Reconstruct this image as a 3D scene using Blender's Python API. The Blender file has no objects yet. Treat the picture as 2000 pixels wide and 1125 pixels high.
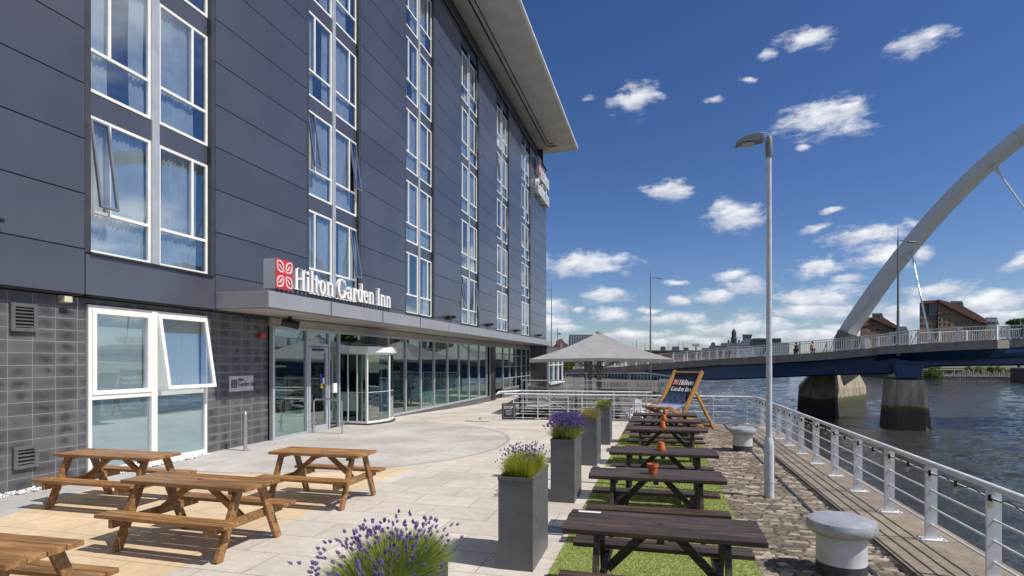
import bpy, bmesh, math, random
import numpy as np
from mathutils import Vector, Matrix
from math import sin, cos, pi, atan2, sqrt, radians
random.seed(7); rnd = random.random
def U(a, b): return a + (b - a) * rnd()

# ------------------------------------------------------------------ camera, sky, sun, exposure
FPX = 1110.0; EYE = 2.12; HOR = 705.0; TH = math.atan(290 / FPX)
S = bpy.context.scene
COL = S.collection
cd = bpy.data.cameras.new('camera'); cam = bpy.data.objects.new('camera', cd); COL.objects.link(cam)
cd.sensor_width = 36; cd.lens = 36 * FPX / 2000; cd.shift_y = (HOR - 562.5) / 2000
cd.clip_start = 0.05; cd.clip_end = 5000
cam.location = (0, 0, EYE); cam.rotation_euler = (pi / 2, 0, TH); S.camera = cam
S.view_settings.view_transform = 'Standard'; S.view_settings.look = 'None'
S.view_settings.exposure = 0.26; S.view_settings.gamma = 1
SUN = Vector((0.75, -0.09, 1.0)).normalized()
SEL = math.asin(SUN.z); SAZ = atan2(SUN.x, SUN.y)
sl = bpy.data.lights.new('sun', 'SUN'); sl.energy = 4.2; sl.angle = radians(0.5); sl.color = (1, .945, .87)
so = bpy.data.objects.new('sun', sl); COL.objects.link(so)
so.rotation_euler = SUN.to_track_quat('Z', 'Y').to_euler()
def ray(px, py):
    xc = (px - 1000) / FPX; zc = (HOR - py) / FPX
    return Vector((xc * cos(TH) - sin(TH), xc * sin(TH) + cos(TH), zc))
def W(lat, dep, z=0.0):                       # metres right of / ahead of the viewpoint -> world
    return Vector((lat * cos(TH) - dep * sin(TH), lat * sin(TH) + dep * cos(TH), z))

class NT:
    def __init__(s, tree): s.t = tree; s.n = tree.nodes; s.l = tree.links
    def a(s, typ, **kw):
        n = s.n.new(typ)
        for k, v in kw.items(): setattr(n, k, v)
        return n
    def put(s, inp, val):
        if isinstance(val, bpy.types.NodeSocket): s.l.new(val, inp)
        elif val is not None:
            if inp.type == 'RGBA' and not isinstance(val, (int, float)) and len(val) == 3: val = (*val, 1)
            inp.default_value = val
    def math(s, op, a, b=None, c=None, clamp=False):
        n = s.a('ShaderNodeMath', operation=op, use_clamp=clamp)
        for i, v in enumerate((a, b, c)):
            if v is not None: s.put(n.inputs[i], v)
        return n.outputs[0]
    def vm(s, op, a, b=None, c=None):
        n = s.a('ShaderNodeVectorMath', operation=op)
        for i, v in enumerate((a, b, c)):
            if v is not None: s.put(n.inputs[i], v)
        return n.outputs['Value'] if op in ('LENGTH', 'DOT_PRODUCT') else n.outputs[0]
    def mix(s, f, a, b, blend='MIX'):
        n = s.a('ShaderNodeMix', data_type='RGBA', blend_type=blend)
        s.put(n.inputs[0], f); s.put(n.inputs[6], a); s.put(n.inputs[7], b)
        return n.outputs[2]
    def noise(s, vec, scale, detail=3, rough=.5, out=0):
        n = s.a('ShaderNodeTexNoise'); n.inputs['Scale'].default_value = scale
        n.inputs['Detail'].default_value = detail; n.inputs['Roughness'].default_value = rough
        if vec is not None: s.l.new(vec, n.inputs['Vector'])
        return n.outputs[out]
    def ramp(s, f, a, b, lo=0.0, hi=1.0, smooth=True):
        n = s.a('ShaderNodeMapRange', interpolation_type='SMOOTHSTEP' if smooth else 'LINEAR')
        for i, v in enumerate((f, a, b, lo, hi)): s.put(n.inputs[i], v)
        return n.outputs[0]
    def sep(s, v):
        n = s.a('ShaderNodeSeparateXYZ'); s.l.new(v, n.inputs[0]); return n.outputs
    def comb(s, x, y, z=0.0):
        n = s.a('ShaderNodeCombineXYZ')
        for i, v in enumerate((x, y, z)): s.put(n.inputs[i], v)
        return n.outputs[0]

# ---- world: physical sky with fair-weather cumulus placed by direction
wd = bpy.data.worlds.new('World'); S.world = wd; wd.use_nodes = True
w = NT(wd.node_tree); w.n.clear()
sky = w.a('ShaderNodeTexSky', sky_type='NISHITA'); sky.sun_disc = False
sky.sun_elevation = SEL; sky.sun_rotation = SAZ; sky.air_density = 1.0; sky.dust_density = .15; sky.ozone_density = 1.6
sky.altitude = 0
CLOUDS = [ # image x, y, half width, half height, strength
 (1577,74,46,20,1),(1800,84,60,26,.8),(1243,195,42,32,.75),(1600,230,72,34,1),(1660,252,50,20,.6),(1500,106,28,10,.45),
 (1308,372,46,20,1),(1438,420,50,28,1.1),(1600,443,32,9,.8),(1700,458,84,16,1),(1140,518,74,22,1.1),(1185,580,40,15,1.1),(1420,538,26,12,1),
 (1320,553,26,7,.8),(1722,500,62,26,1),(1605,522,52,18,.9),(1650,545,40,9,.7),(1460,562,48,16,.9),(1395,581,42,13,1),(1325,590,28,9,.9),
 (1195,616,32,13,1),(1262,608,30,8,.8),(1080,598,36,15,1),(1135,605,18,7,.7),(1310,622,56,11,1),(1598,582,70,20,1.1),(1585,608,90,18,1),(1100,640,40,10,.8),
 (1080,627,40,18,.8),(1430,640,90,22,.8),(1520,640,60,24,.6),(1780,610,90,24,.8),(1945,592,100,22,1.1),(1850,570,70,16,.9),(1990,510,30,18,1),(1810,500,22,16,.8),(1700,640,120,18,.8),
 (1390,198,22,9,.45),(1568,292,18,8,.4),(1140,190,18,9,.35),(1625,410,24,8,.45),(1465,152,16,7,.5),(1230,655,90,10,.9),(1900,625,120,20,.9),(1560,655,140,16,.7),(1330,665,120,12,.7)]
tc = w.a('ShaderNodeTexCoord'); dirv = w.vm('NORMALIZE', tc.outputs['Generated'])
dx, dy, dz = w.sep(dirv)
az = w.math('ARCTAN2', dx, dy)
hl = w.math('SQRT', w.math('ADD', w.math('MULTIPLY', dx, dx), w.math('MULTIPLY', dy, dy)))
el = w.math('DIVIDE', dz, w.math('MAXIMUM', hl, 1e-3))
P = w.comb(az, el)
# irregular outline: the lookup position itself is disturbed
wn = w.noise(P, 9.0, 5, .62, out=1)
Pd = w.vm('ADD', P, w.vm('MULTIPLY', w.vm('SUBTRACT', wn, (.5, .5, .5)), (.07, .032, 0)))
best = None; myb = None
for (cx, cy, a, b, st) in CLOUDS:
    d = ray(cx, cy); u0 = atan2(d.x, d.y); h = sqrt(d.x ** 2 + d.y ** 2); v0 = d.z / h
    cosang = 1 / h
    ua = a * 1.55 / FPX * cosang ** 2; vb = b * 1.5 / FPX * cosang
    m = w.vm('MULTIPLY_ADD', Pd, (1 / ua, 1 / vb, 0), (-u0 / ua, -v0 / vb, 0))
    q = w.math('MULTIPLY_ADD', w.vm('LENGTH', m), -1.0, 0.55 + .45 * st)
    my = w.sep(m)[1]
    if best is None: best, myb = q, my
    else:
        g_ = w.math('GREATER_THAN', q, best); best = w.math('MAXIMUM', best, q)
        myb = w.math('ADD', w.math('MULTIPLY', g_, w.math('SUBTRACT', my, myb)), myb)
fine = w.noise(w.comb(w.math('MULTIPLY', az, 1.0), w.math('MULTIPLY', el, 2.1)), 26.0, 7, .62)
dens = w.ramp(w.math('ADD', best, w.math('MULTIPLY', w.math('SUBTRACT', fine, .5), 1.8)), .08, .84)
# clouds over the rest of the sky, outside the part listed above
pl = w.comb(w.math('DIVIDE', dx, w.math('ADD', w.math('MAXIMUM', dz, 0), .09)), w.math('DIVIDE', dy, w.math('ADD', w.math('MAXIMUM', dz, 0), .09)))
gen = w.noise(pl, .75, 7, .58)
gmask = w.math('MULTIPLY', w.ramp(w.math('ABSOLUTE', w.math('SUBTRACT', az, -.25)), .78, .95), w.ramp(dz, -.01, .03))
dens2 = w.math('MULTIPLY', w.ramp(gen, .49, .66), gmask)
dens = w.math('MAXIMUM', dens, dens2)
puff = w.noise(w.comb(az, w.math('MULTIPLY', w.math('ADD', el, .012), 1.8)), 22.0, 6, .6)
ccol = w.mix(w.ramp(w.math('ADD', w.math('ADD', w.math('MULTIPLY', puff, 1.5), -.5), w.math('MULTIPLY', myb, .42)), -.10, .62), (4.6, 4.9, 5.9, 1), (8.4, 8.4, 8.5, 1))
hs = w.a('ShaderNodeHueSaturation'); hs.inputs['Saturation'].default_value = 1.15; hs.inputs['Value'].default_value = .92
w.l.new(sky.outputs[0], hs.inputs['Color'])
gm = w.a('ShaderNodeGamma'); w.l.new(hs.outputs[0], gm.inputs[0]); gm.inputs[1].default_value = 1.10
skyc = w.mix(1.0, gm.outputs[0], (.50, .54, .70, 1), 'MULTIPLY')
fin = w.mix(w.math('MULTIPLY', dens, .93), skyc, ccol)
bg = w.a('ShaderNodeBackground'); w.l.new(fin, bg.inputs[0]); bg.inputs[1].default_value = .10
wo = w.a('ShaderNodeOutputWorld'); w.l.new(bg.outputs[0], wo.inputs[0])

# ------------------------------------------------------------------ materials
def mat(name):
    m = bpy.data.materials.new(name); m.use_nodes = True; t = NT(m.node_tree); t.n.clear()
    b = t.a('ShaderNodeBsdfPrincipled'); o = t.a('ShaderNodeOutputMaterial'); t.l.new(b.outputs[0], o.inputs[0])
    return m, t, b
def bump(t, b, h, strength=.3, dist=.01):
    n = t.a('ShaderNodeBump'); n.inputs['Strength'].default_value = strength; n.inputs['Distance'].default_value = dist
    t.l.new(h, n.inputs['Height']); t.l.new(n.outputs[0], b.inputs['Normal'])
def plain(name, c, rough=.5, metal=0, var=.12, scale=4, spec=.5, bmp=0, coat=0, isl=0):
    m, t, b = mat(name); g = t.a('ShaderNodeTexCoord').outputs['Object']
    f = t.noise(g, scale, 5, .6); lo = tuple(x * (1 - var) for x in c); hi = tuple(min(1, x * (1 + var)) for x in c)
    cc = t.mix(t.ramp(f, .3, .7), lo, hi)
    if isl:
        r = t.a('ShaderNodeNewGeometry').outputs['Random Per Island']
        cc = t.mix(1.0, cc, t.mix(r, (1 - isl,) * 3, (1 + isl * .6,) * 3), 'MULTIPLY')
    t.l.new(cc, b.inputs['Base Color'])
    t.l.new(t.ramp(f, .3, .7, rough * .88, min(1, rough * 1.12)), b.inputs['Roughness'])
    b.inputs['Metallic'].default_value = metal; b.inputs['Specular IOR Level'].default_value = spec
    b.inputs['Coat Weight'].default_value = coat
    if bmp: bump(t, b, t.noise(g, scale * 12, 4), bmp, .004)
    return m
def wood(name, dark, light, rough=.5, spec=.4):
    m, t, b = mat(name); g = t.a('ShaderNodeTexCoord').outputs['Object']
    r = t.a('ShaderNodeNewGeometry').outputs['Random Per Island']
    off = t.comb(t.math('MULTIPLY', r, 17.0), t.math('MULTIPLY', r, 5.0), t.math('MULTIPLY', r, 9.0))
    v = t.vm('ADD', t.vm('MULTIPLY', g, (1.6, 26, 26)), off)
    f = t.noise(v, 1.0, 6, .65); f2 = t.noise(t.vm('ADD', g, off), 3.0, 3)
    c = t.mix(t.ramp(f, .32, .7), dark, light)
    c = t.mix(t.ramp(f2, .35, .75), c, t.mix(1.0, c, (.72, .68, .62), 'MULTIPLY'))
    c = t.mix(1.0, c, t.mix(r, (.78, .78, .78), (1.15, 1.12, 1.1)), 'MULTIPLY')
    orr = t.a('ShaderNodeObjectInfo').outputs['Random']; c = t.mix(1.0, c, t.mix(orr, (.82, .82, .82), (1.14, 1.12, 1.10)), 'MULTIPLY')
    wr = t.noise(t.vm('MULTIPLY', t.vm('ADD', g, off), (1, 2.2, 1)), 2.2, 6, .7)
    c = t.mix(t.ramp(wr, .54, .74, 0, .42), c, tuple(.5 * (k_ + .10) for k_ in light))
    t.l.new(c, b.inputs['Base Color']); b.inputs['Roughness'].default_value = rough; b.inputs['Specular IOR Level'].default_value = spec
    bump(t, b, f, .25, .004); return m
M = {}
def m_worn(name, c, chip, rough=.38, metal=0):
    m, t, b = mat(name); g = t.a('ShaderNodeTexCoord').outputs['Object']
    f = t.noise(g, 6, 5, .65); cc = t.mix(t.ramp(f, .3, .7), tuple(k * .84 for k in c), tuple(k * 1.06 for k in c))
    k = t.noise(g, 23, 6, .7); cc = t.mix(t.ramp(k, .66, .72, 0, .7), cc, chip)
    dr = t.noise(t.vm('MULTIPLY', g, (16, 16, 1.6)), 1.0, 4, .6); cc = t.mix(t.ramp(dr, .55, .8, 0, .35), cc, tuple(q * .55 for q in c))
    t.l.new(cc, b.inputs['Base Color']); b.inputs['Metallic'].default_value = metal
    t.l.new(t.ramp(f, .3, .7, rough * .8, rough * 1.3), b.inputs['Roughness']); bump(t, b, t.math('ADD', k, t.math('MULTIPLY', f, 2.0)), .18, .004); return m
M['white'] = plain('white_paint', (.76, .76, .75), .38, var=.05, scale=6)
M['rail'] = m_worn('white_rail_paint', (.70, .71, .72), (.30, .20, .12))
M['upvc'] = plain('window_frame_white', (.80, .79, .75), .4, var=.04)
M['silver'] = plain('silver_trim', (.46, .48, .51), .42, .35, var=.05)
M['canopy'] = plain('canopy_metal', (.37, .375, .39), .36, .35, var=.05, scale=1.5)
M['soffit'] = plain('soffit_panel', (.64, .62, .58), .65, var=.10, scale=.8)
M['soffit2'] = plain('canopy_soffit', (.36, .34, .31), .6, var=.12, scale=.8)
M['dark'] = plain('dark_metal', (.025, .027, .03), .4)
M['dgrey'] = plain('dark_grey_panel', (.045, .048, .055), .5)
M['steel'] = plain('brushed_steel', (.55, .54, .52), .32, .9, var=.08, scale=20)
M['planter'] = m_worn('grey_planter_metal', (.112, .117, .125), (.19, .18, .165), .42)
M['soil'] = plain('soil', (.03, .022, .015), .9, var=.4, scale=30)
M['terracotta'] = plain('terracotta', (.55, .13, .035), .75, var=.15, scale=14)
M['bollard'] = m_worn('bollard_white', (.66, .67, .68), (.28, .17, .10))
M['bollardcap'] = m_worn('bollard_silver', (.50, .51, .53), (.22, .20, .19), .35, .45)
M['bollardbase'] = plain('bollard_base', (.055, .06, .065), .55, var=.35, scale=14)
M['lamppost'] = m_worn('lamp_post_paint', (.56, .59, .63), (.20, .18, .15))
M['lamphead'] = plain('lamp_head_grey', (.22, .22, .22), .4, .3)
M['red'] = plain('sign_red', (.55, .03, .04), .35, var=.04)
M['blackp'] = plain('black_plastic', (.012, .012, .013), .45)
M['canvas'] = plain('umbrella_canvas', (.27, .265, .268), .85, var=.10, scale=1.6)
M['canvas_under'] = plain('umbrella_frame', (.25, .25, .25), .5)
M['concrete'] = None
M['teak'] = wood('golden_wood', (.40, .19, .05), (.60, .33, .10), .45)
M['brownwood'] = wood('brown_oiled_wood', (.20, .10, .035), (.44, .24, .095), .42, .5)
M['brownwood2'] = wood('light_brown_wood', (.22, .115, .035), (.44, .25, .09), .5, .4)
M['darkwood'] = wood('dark_stained_wood', (.032, .021, .016), (.115, .080, .058), .5, .45)
M['skin'] = plain('skin', (.45, .25, .17), .55, var=.05)
M['hair'] = plain('hair', (.03, .02, .012), .6)
M['pink'] = plain('pink_cloth', (.55, .25, .27), .8)
M['orange'] = plain('orange_cloth', (.55, .12, .05), .8)
M['navy'] = plain('navy_cloth', (.02, .03, .06), .8)
M['brickred'] = plain('far_red_brick', (.24, .10, .07), .85, var=.2, scale=.5)
M['farblue'] = plain('far_slate', (.10, .12, .155), .7, var=.25, scale=.05)
M['farpale'] = plain('far_pale_stone', (.30, .33, .38), .7, var=.2, scale=.06)
M['fardark'] = plain('far_dark_roof', (.07, .08, .11), .8, var=.3, scale=.05)
M['glasspaint'] = plain('far_window_glass', (.03, .035, .045), .15)
M['yellow'] = plain('sticker_yellow', (.7, .45, .03), .5)
M['bluest'] = plain('sticker_blue', (.02, .05, .4), .5)
M['tan'] = plain('tan_brick', (.165, .125, .085), .85, var=.15, scale=.8)
M['redroof'] = plain('red_tile_roof', (.10, .038, .034), .75, var=.2, scale=.6)
M['bluegirder'] = plain('blue_steel_girder', (.008, .042, .14), .35, var=.25, scale=.25, spec=.5)
M['rope'] = plain('cable_black', (.008, .008, .008), .6)

def glass(name, tint, base=.28, gl=(.86, .93, .97), rough=.015, ior=1.5):
    m = bpy.data.materials.new(name); m.use_nodes = True; t = NT(m.node_tree); t.n.clear()
    ge = t.a('ShaderNodeNewGeometry'); ct = t.math('ABSOLUTE', t.vm('DOT_PRODUCT', ge.outputs['Incoming'], ge.outputs['Normal']))
    fr = t.math('POWER', t.math('SUBTRACT', 1.0, ct, clamp=True), 4.5)
    tr = t.a('ShaderNodeBsdfTransparent'); tr.inputs[0].default_value = (*tint, 1)
    g = t.a('ShaderNodeBsdfGlossy'); g.inputs[0].default_value = (*gl, 1); g.inputs['Roughness'].default_value = rough
    # slow waviness of rolled glass
    bn = t.a('ShaderNodeBump'); bn.inputs['Strength'].default_value = .05; bn.inputs['Distance'].default_value = .03
    t.l.new(t.noise(t.a('ShaderNodeTexCoord').outputs['Object'], 1.1, 1), bn.inputs['Height']); t.l.new(bn.outputs[0], g.inputs['Normal'])
    f = t.math('MULTIPLY_ADD', fr, 1 - base, base, clamp=True)
    mx = t.a('ShaderNodeMixShader'); t.l.new(f, mx.inputs[0]); t.l.new(tr.outputs[0], mx.inputs[1]); t.l.new(g.outputs[0], mx.inputs[2])
    o = t.a('ShaderNodeOutputMaterial'); t.l.new(mx.outputs[0], o.inputs[0]); return m
M['glass'] = glass('window_glass', (.86, .90, .93), .24)
M['shopglass'] = glass('shopfront_glass', (.70, .79, .77), .26, (.84, .93, .92))
M['clear'] = glass('clear_glass', (.90, .95, .95), .10)
M['bulbglass'] = glass('bulb_glass', (.95, .88, .75), .15)
M['frost'] = plain('frosted_film', (.50, .62, .58), .35, var=.05, scale=2, coat=.6)
M['curtain'] = plain('curtain_cloth', (.54, .56, .58), .9, var=.12, scale=3)
M['blind'] = plain('roller_blind', (.62, .68, .64), .8, var=.05)
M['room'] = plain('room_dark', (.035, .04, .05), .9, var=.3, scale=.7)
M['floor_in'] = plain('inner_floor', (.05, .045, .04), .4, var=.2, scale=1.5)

def m_cladding():
    m, t, b = mat('slate_cladding'); g = t.a('ShaderNodeTexCoord').outputs['Object']
    r = t.a('ShaderNodeNewGeometry').outputs['Random Per Island']
    c = t.mix(t.ramp(t.noise(g, .5, 4), .3, .7), (.058, .062, .082), (.072, .077, .100))
    c = t.mix(1.0, c, t.mix(r, (.86, .86, .87), (1.10, 1.10, 1.09)), 'MULTIPLY')
    streak = t.noise(t.vm('MULTIPLY', g, (1, 14, .8)), 1.0, 4, .6)
    c = t.mix(t.ramp(streak, .58, .85, 0, .22), c, (.15, .16, .18))
    t.l.new(c, b.inputs['Base Color']); b.inputs['Roughness'].default_value = .24; b.inputs['Specular IOR Level'].default_value = 1.0
    bump(t, b, t.noise(g, 1.1, 2), .16, .05)
    return m
M['clad'] = m_cladding()
def m_tile():
    m, t, b = mat('dark_tile_wall'); g = t.a('ShaderNodeTexCoord').outputs['Object']
    x, y, z = t.sep(g)
    u = t.math('ADD', x, y); v = t.comb(u, z)
    br = t.a('ShaderNodeTexBrick', offset=0.0, squash=1.0); t.l.new(v, br.inputs['Vector'])
    br.inputs['Scale'].default_value = 1.0; br.inputs['Brick Width'].default_value = .375; br.inputs['Row Height'].default_value = .205
    br.inputs['Mortar Size'].default_value = .0045; br.inputs['Mortar Smooth'].default_value = .1; br.inputs['Bias'].default_value = 0
    br.inputs['Color1'].default_value = (.085, .087, .093, 1); br.inputs['Color2'].default_value = (.125, .127, .134, 1)
    br.inputs['Mortar'].default_value = (.25, .25, .26, 1)
    # cloudy darker middle of every glazed block
    fu = t.math('SUBTRACT', t.math('FRACT', t.math('DIVIDE', u, .375)), .5); fv = t.math('SUBTRACT', t.math('FRACT', t.math('DIVIDE', z, .205)), .5)
    rr = t.vm('LENGTH', t.comb(t.math('MULTIPLY', fu, 1.5), t.math('MULTIPLY', fv, 1.7)))
    n = t.noise(v, 6.5, 4, .6)
    k = t.ramp(t.math('ADD', rr, t.math('MULTIPLY', t.math('SUBTRACT', n, .5), 1.3)), .12, .85)
    c = t.mix(t.math('MULTIPLY', t.math('SUBTRACT', 1.0, k), t.math('MULTIPLY', t.math('SUBTRACT', 1.0, br.outputs['Fac']), t.ramp(t.noise(v, 1.9, 3), .36, .62, .15, 1.0))), br.outputs['Color'], (.042, .043, .048))
    t.l.new(c, b.inputs['Base Color']); b.inputs['Roughness'].default_value = .42; b.inputs['Specular IOR Level'].default_value = .5
    bump(t, b, t.math('SUBTRACT', 1.0, br.outputs['Fac']), .5, .006)
    return m
M['tile'] = m_tile()
def m_paving():
    m, t, b = mat('paving'); g = t.a('ShaderNodeTexCoord').outputs['Object']
    x, y, z = t.sep(g)
    def slabs(sx, sy, off, c1, c2, mor, ms=.006):
        br = t.a('ShaderNodeTexBrick', offset=off); t.l.new(t.comb(x, y), br.inputs['Vector'])
        br.inputs['Scale'].default_value = 1; br.inputs['Brick Width'].default_value = sx; br.inputs['Row Height'].default_value = sy
        br.inputs['Mortar Size'].default_value = ms; br.inputs['Mortar Smooth'].default_value = .2
        br.inputs['Color1'].default_value = (*c1, 1); br.inputs['Color2'].default_value = (*c2, 1); br.inputs['Mortar'].default_value = (*mor, 1)
        return br
    A = slabs(.9, .6, .5, (.50, .46, .40), (.60, .56, .50), (.27, .245, .21), .0065)
    B = slabs(.9, .6, .5, (.60, .46, .29), (.66, .52, .35), (.33, .25, .16), .0065)
    big = t.noise(g, .55, 5, .6); gum = t.a('ShaderNodeTexVoronoi', feature='F1'); gum.inputs['Scale'].default_value = 2.3; t.l.new(g, gum.inputs['Vector']); sm = t.noise(g, 7, 5, .65); gr = t.noise(g, 90, 2, .5)
    xd = t.math('ADD', x, 8.5); yd = t.math('SUBTRACT', y, 13.7)
    R = t.math('SQRT', t.math('ADD', t.math('MULTIPLY', xd, xd), t.math('MULTIPLY', yd, yd)))
    inarc = t.ramp(R, 4.62, 4.60); line = t.math('MULTIPLY', t.ramp(R, 4.60, 4.62), t.ramp(R, 4.72, 4.70))
    inarc = t.math('MULTIPLY', inarc, t.ramp(y, 8.5, 8.6))
    line = t.math('MULTIPLY', line, t.ramp(y, 8.5, 8.6))
    tanm = t.math('MULTIPLY', t.ramp(x, -4.74, -4.78), t.ramp(y, 10.5, 10.3))
    # grey band by the wall
    edge = t.math('SUBTRACT', -8.55, t.math('MULTIPLY', t.math('SUBTRACT', y, 5.4), .30))
    band = t.math('MAXIMUM', t.ramp(t.math('SUBTRACT', edge, x), 0.0, .03), t.ramp(x, -9.3, -9.33))
    c = t.mix(tanm, A.outputs['Color'], B.outputs['Color'])
    c = t.mix(inarc, c, t.mix(t.ramp(big, .3, .7), (.44, .415, .39), (.52, .495, .46)))
    c = t.mix(t.math('MULTIPLY', band, t.ramp(y, 14, 13.9)), c, (.44, .43, .42))
    c = t.mix(line, c, (.36, .33, .32))
    c = t.mix(1.0, c, t.mix(t.ramp(big, .28, .72), (.84, .83, .82), (1.06, 1.05, 1.05)), 'MULTIPLY')
    c = t.mix(1.0, c, t.mix(t.ramp(sm, .3, .75), (.88, .87, .86), (1.04, 1.04, 1.04)), 'MULTIPLY')
    c = t.mix(1.0, c, t.mix(t.ramp(gr, .3, .7), (.93, .93, .93), (1.05, 1.05, 1.05)), 'MULTIPLY')
    stain = t.ramp(t.noise(g, 1.7, 6, .7), .58, .78, 0, .38); c = t.mix(stain, c, (.27, .25, .22))
    c = t.mix(t.ramp(gum.outputs['Distance'], .045, .030, 0, .45), c, (.20, .19, .17))
    t.l.new(c, b.inputs['Base Color']); b.inputs['Roughness'].default_value = .78
    h = t.math('ADD', t.math('MULTIPLY', t.math('SUBTRACT', 1.0, A.outputs['Fac']), t.math('SUBTRACT', 1.0, inarc)), t.math('MULTIPLY', gr, .35))
    bump(t, b, h, .35, .006); return m
M['paving'] = m_paving()
def m_concrete(name, c, stain=(.12, .11, .09), sc=1.0, slab=None):
    m, t, b = mat(name); g = t.a('ShaderNodeTexCoord').outputs['Object']
    n = t.noise(g, 1.3 * sc, 6, .65); n2 = t.noise(g, 14 * sc, 5, .7); x, y, z = t.sep(g)
    cc = t.mix(t.ramp(n, .35, .7), tuple(k * .8 for k in c), tuple(k * 1.12 for k in c))
    cc = t.mix(t.ramp(n2, .40, .72, 0, .65), cc, stain)
    run = t.noise(t.vm('MULTIPLY', g, (2.2, 2.2, .25)), 1.0, 4, .6)
    cc = t.mix(t.ramp(run, .56, .8, 0, .45), cc, stain)
    h = n2
    if slab:
        br = t.a('ShaderNodeTexBrick', offset=0.0); t.l.new(t.comb(x, y), br.inputs['Vector'])
        br.inputs['Scale'].default_value = 1; br.inputs['Brick Width'].default_value = 50; br.inputs['Row Height'].default_value = slab
        br.inputs['Mortar Size'].default_value = .009
        br.inputs['Color1'].default_value = (.82, .82, .82, 1); br.inputs['Color2'].default_value = (1.18, 1.15, 1.1, 1); br.inputs['Mortar'].default_value = (.3, .3, .3, 1)
        cc = t.mix(1.0, cc, br.outputs['Color'], 'MULTIPLY'); h = t.math('SUBTRACT', n2, br.outputs['Fac'])
    t.l.new(cc, b.inputs['Base Color']); b.inputs['Roughness'].default_value = .85
    bump(t, b, h, .5, .01); return m
M['concrete'] = m_concrete('concrete', (.30, .285, .25))
M['pierc'] = m_concrete('pier_concrete', (.24, .22, .17), (.05, .05, .035), .35)
M['coping'] = m_concrete('quay_coping_stone', (.27, .23, .18), (.09, .075, .055), 2.6, 1.28)
M['quaywall'] = m_concrete('quay_wall_stone', (.12, .11, .085), (.03, .035, .02))
def m_pier():
    m, t, b = mat('tidal_pier_concrete'); g = t.a('ShaderNodeTexCoord').outputs['Object']; x, y, z = t.sep(g)
    n = t.noise(g, .6, 6, .65); n2 = t.noise(t.vm('MULTIPLY', g, (1.4, 1.4, .3)), 1.0, 5, .65)
    c = t.mix(t.ramp(n2, .3, .7), (.20, .17, .12), (.46, .40, .29))
    zz = t.math('ADD', z, t.math('MULTIPLY', t.math('SUBTRACT', n, .5), 1.5))
    c = t.mix(t.ramp(zz, 1.55, 2.15), (.055, .050, .034), c)      # tide mark, height above the water
    c = t.mix(t.math('MULTIPLY', t.ramp(zz, 1.5, 1.7), t.ramp(zz, 2.2, 1.9)), c, (.07, .09, .02))
    t.l.new(c, b.inputs['Base Color']); b.inputs['Roughness'].default_value = .8; bump(t, b, n, .6, .08); return m
M['pier'] = m_pier()
def m_water():
    m, t, b = mat('river_water'); g = t.a('ShaderNodeTexCoord').outputs['Object']
    b.inputs['Base Color'].default_value = (.042, .044, .036, 1); b.inputs['Roughness'].default_value = .03
    b.inputs['IOR'].default_value = 1.5; b.inputs['Specular IOR Level'].default_value = .5
    n1 = t.noise(g, 2.6, 4, .6); n2 = t.noise(g, 9.0, 3, .6); n3 = t.noise(g, .06, 4)
    h = t.math('MULTIPLY', t.math('ADD', t.math('MULTIPLY', n1, .8), t.math('MULTIPLY', n2, .16)), t.ramp(n3, .35, .65, .5, 1.3))
    bump(t, b, h, 1.0, .16); return m
M['water'] = m_water()
def m_sett():
    m, t, b = mat('granite_setts'); g = t.a('ShaderNodeTexCoord').outputs['Object']
    r = t.a('ShaderNodeNewGeometry').outputs['Random Per Island']
    n = t.noise(g, 18, 5, .7); big = t.noise(g, .9, 4, .6)
    cr = t.a('ShaderNodeValToRGB'); t.l.new(r, cr.inputs[0])
    e = cr.color_ramp.elements; e[0].position = 0; e[0].color = (.13, .105, .08, 1); e[1].position = 1; e[1].color = (.42, .37, .30, 1)
    q = e.new(.66); q.color = (.23, .195, .155, 1); q = e.new(.86); q.color = (.40, .355, .29, 1)
    c = t.mix(1.0, cr.outputs[0], t.mix(t.ramp(t.noise(t.vm('MULTIPLY', g, (.35, 1.6, 1)), 26, 5, .7), .34, .66), (.55, .52, .50), (1.3, 1.28, 1.22)), 'MULTIPLY')
    c = t.mix(1.0, c, t.mix(t.ramp(big, .3, .7), (.75, .74, .72), (1.15, 1.15, 1.15)), 'MULTIPLY')
    t.l.new(c, b.inputs['Base Color']); b.inputs['Roughness'].default_value = .72; bump(t, b, n, .4, .008); return m
M['sett'] = m_sett()
M['joint'] = plain('joint_dirt', (.075, .060, .040), .95, var=.4, scale=9)
def leafy(name, cols, rough=.6, tr=.25):
    m, t, b = mat(name); r = t.a('ShaderNodeNewGeometry').outputs['Random Per Island']
    g = t.a('ShaderNodeTexCoord').outputs['Object']; n = t.noise(g, 3.0, 3)
    cr = t.a('ShaderNodeValToRGB'); e = cr.color_ramp.elements
    e[0].color = (*cols[0], 1); e[1].color = (*cols[-1], 1)
    for i in range(1, len(cols) - 1): q = e.new(i / (len(cols) - 1)); q.color = (*cols[i], 1)
    t.l.new(t.math('ADD', t.math('MULTIPLY', r, .6), t.ramp(n, .3, .7, 0, .4)), cr.inputs[0]); t.l.new(cr.outputs[0], b.inputs['Base Color'])
    b.inputs['Roughness'].default_value = rough; b.inputs['Specular IOR Level'].default_value = .3
    if tr:
        tl = t.a('ShaderNodeBsdfTranslucent'); t.l.new(cr.outputs[0], tl.inputs[0]); mx = t.a('ShaderNodeMixShader'); mx.inputs[0].default_value = tr
        o = [k for k in t.n if k.type == 'OUTPUT_MATERIAL'][0]; t.l.new(b.outputs[0], mx.inputs[1]); t.l.new(tl.outputs[0], mx.inputs[2]); t.l.new(mx.outputs[0], o.inputs[0])
    return m
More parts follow.
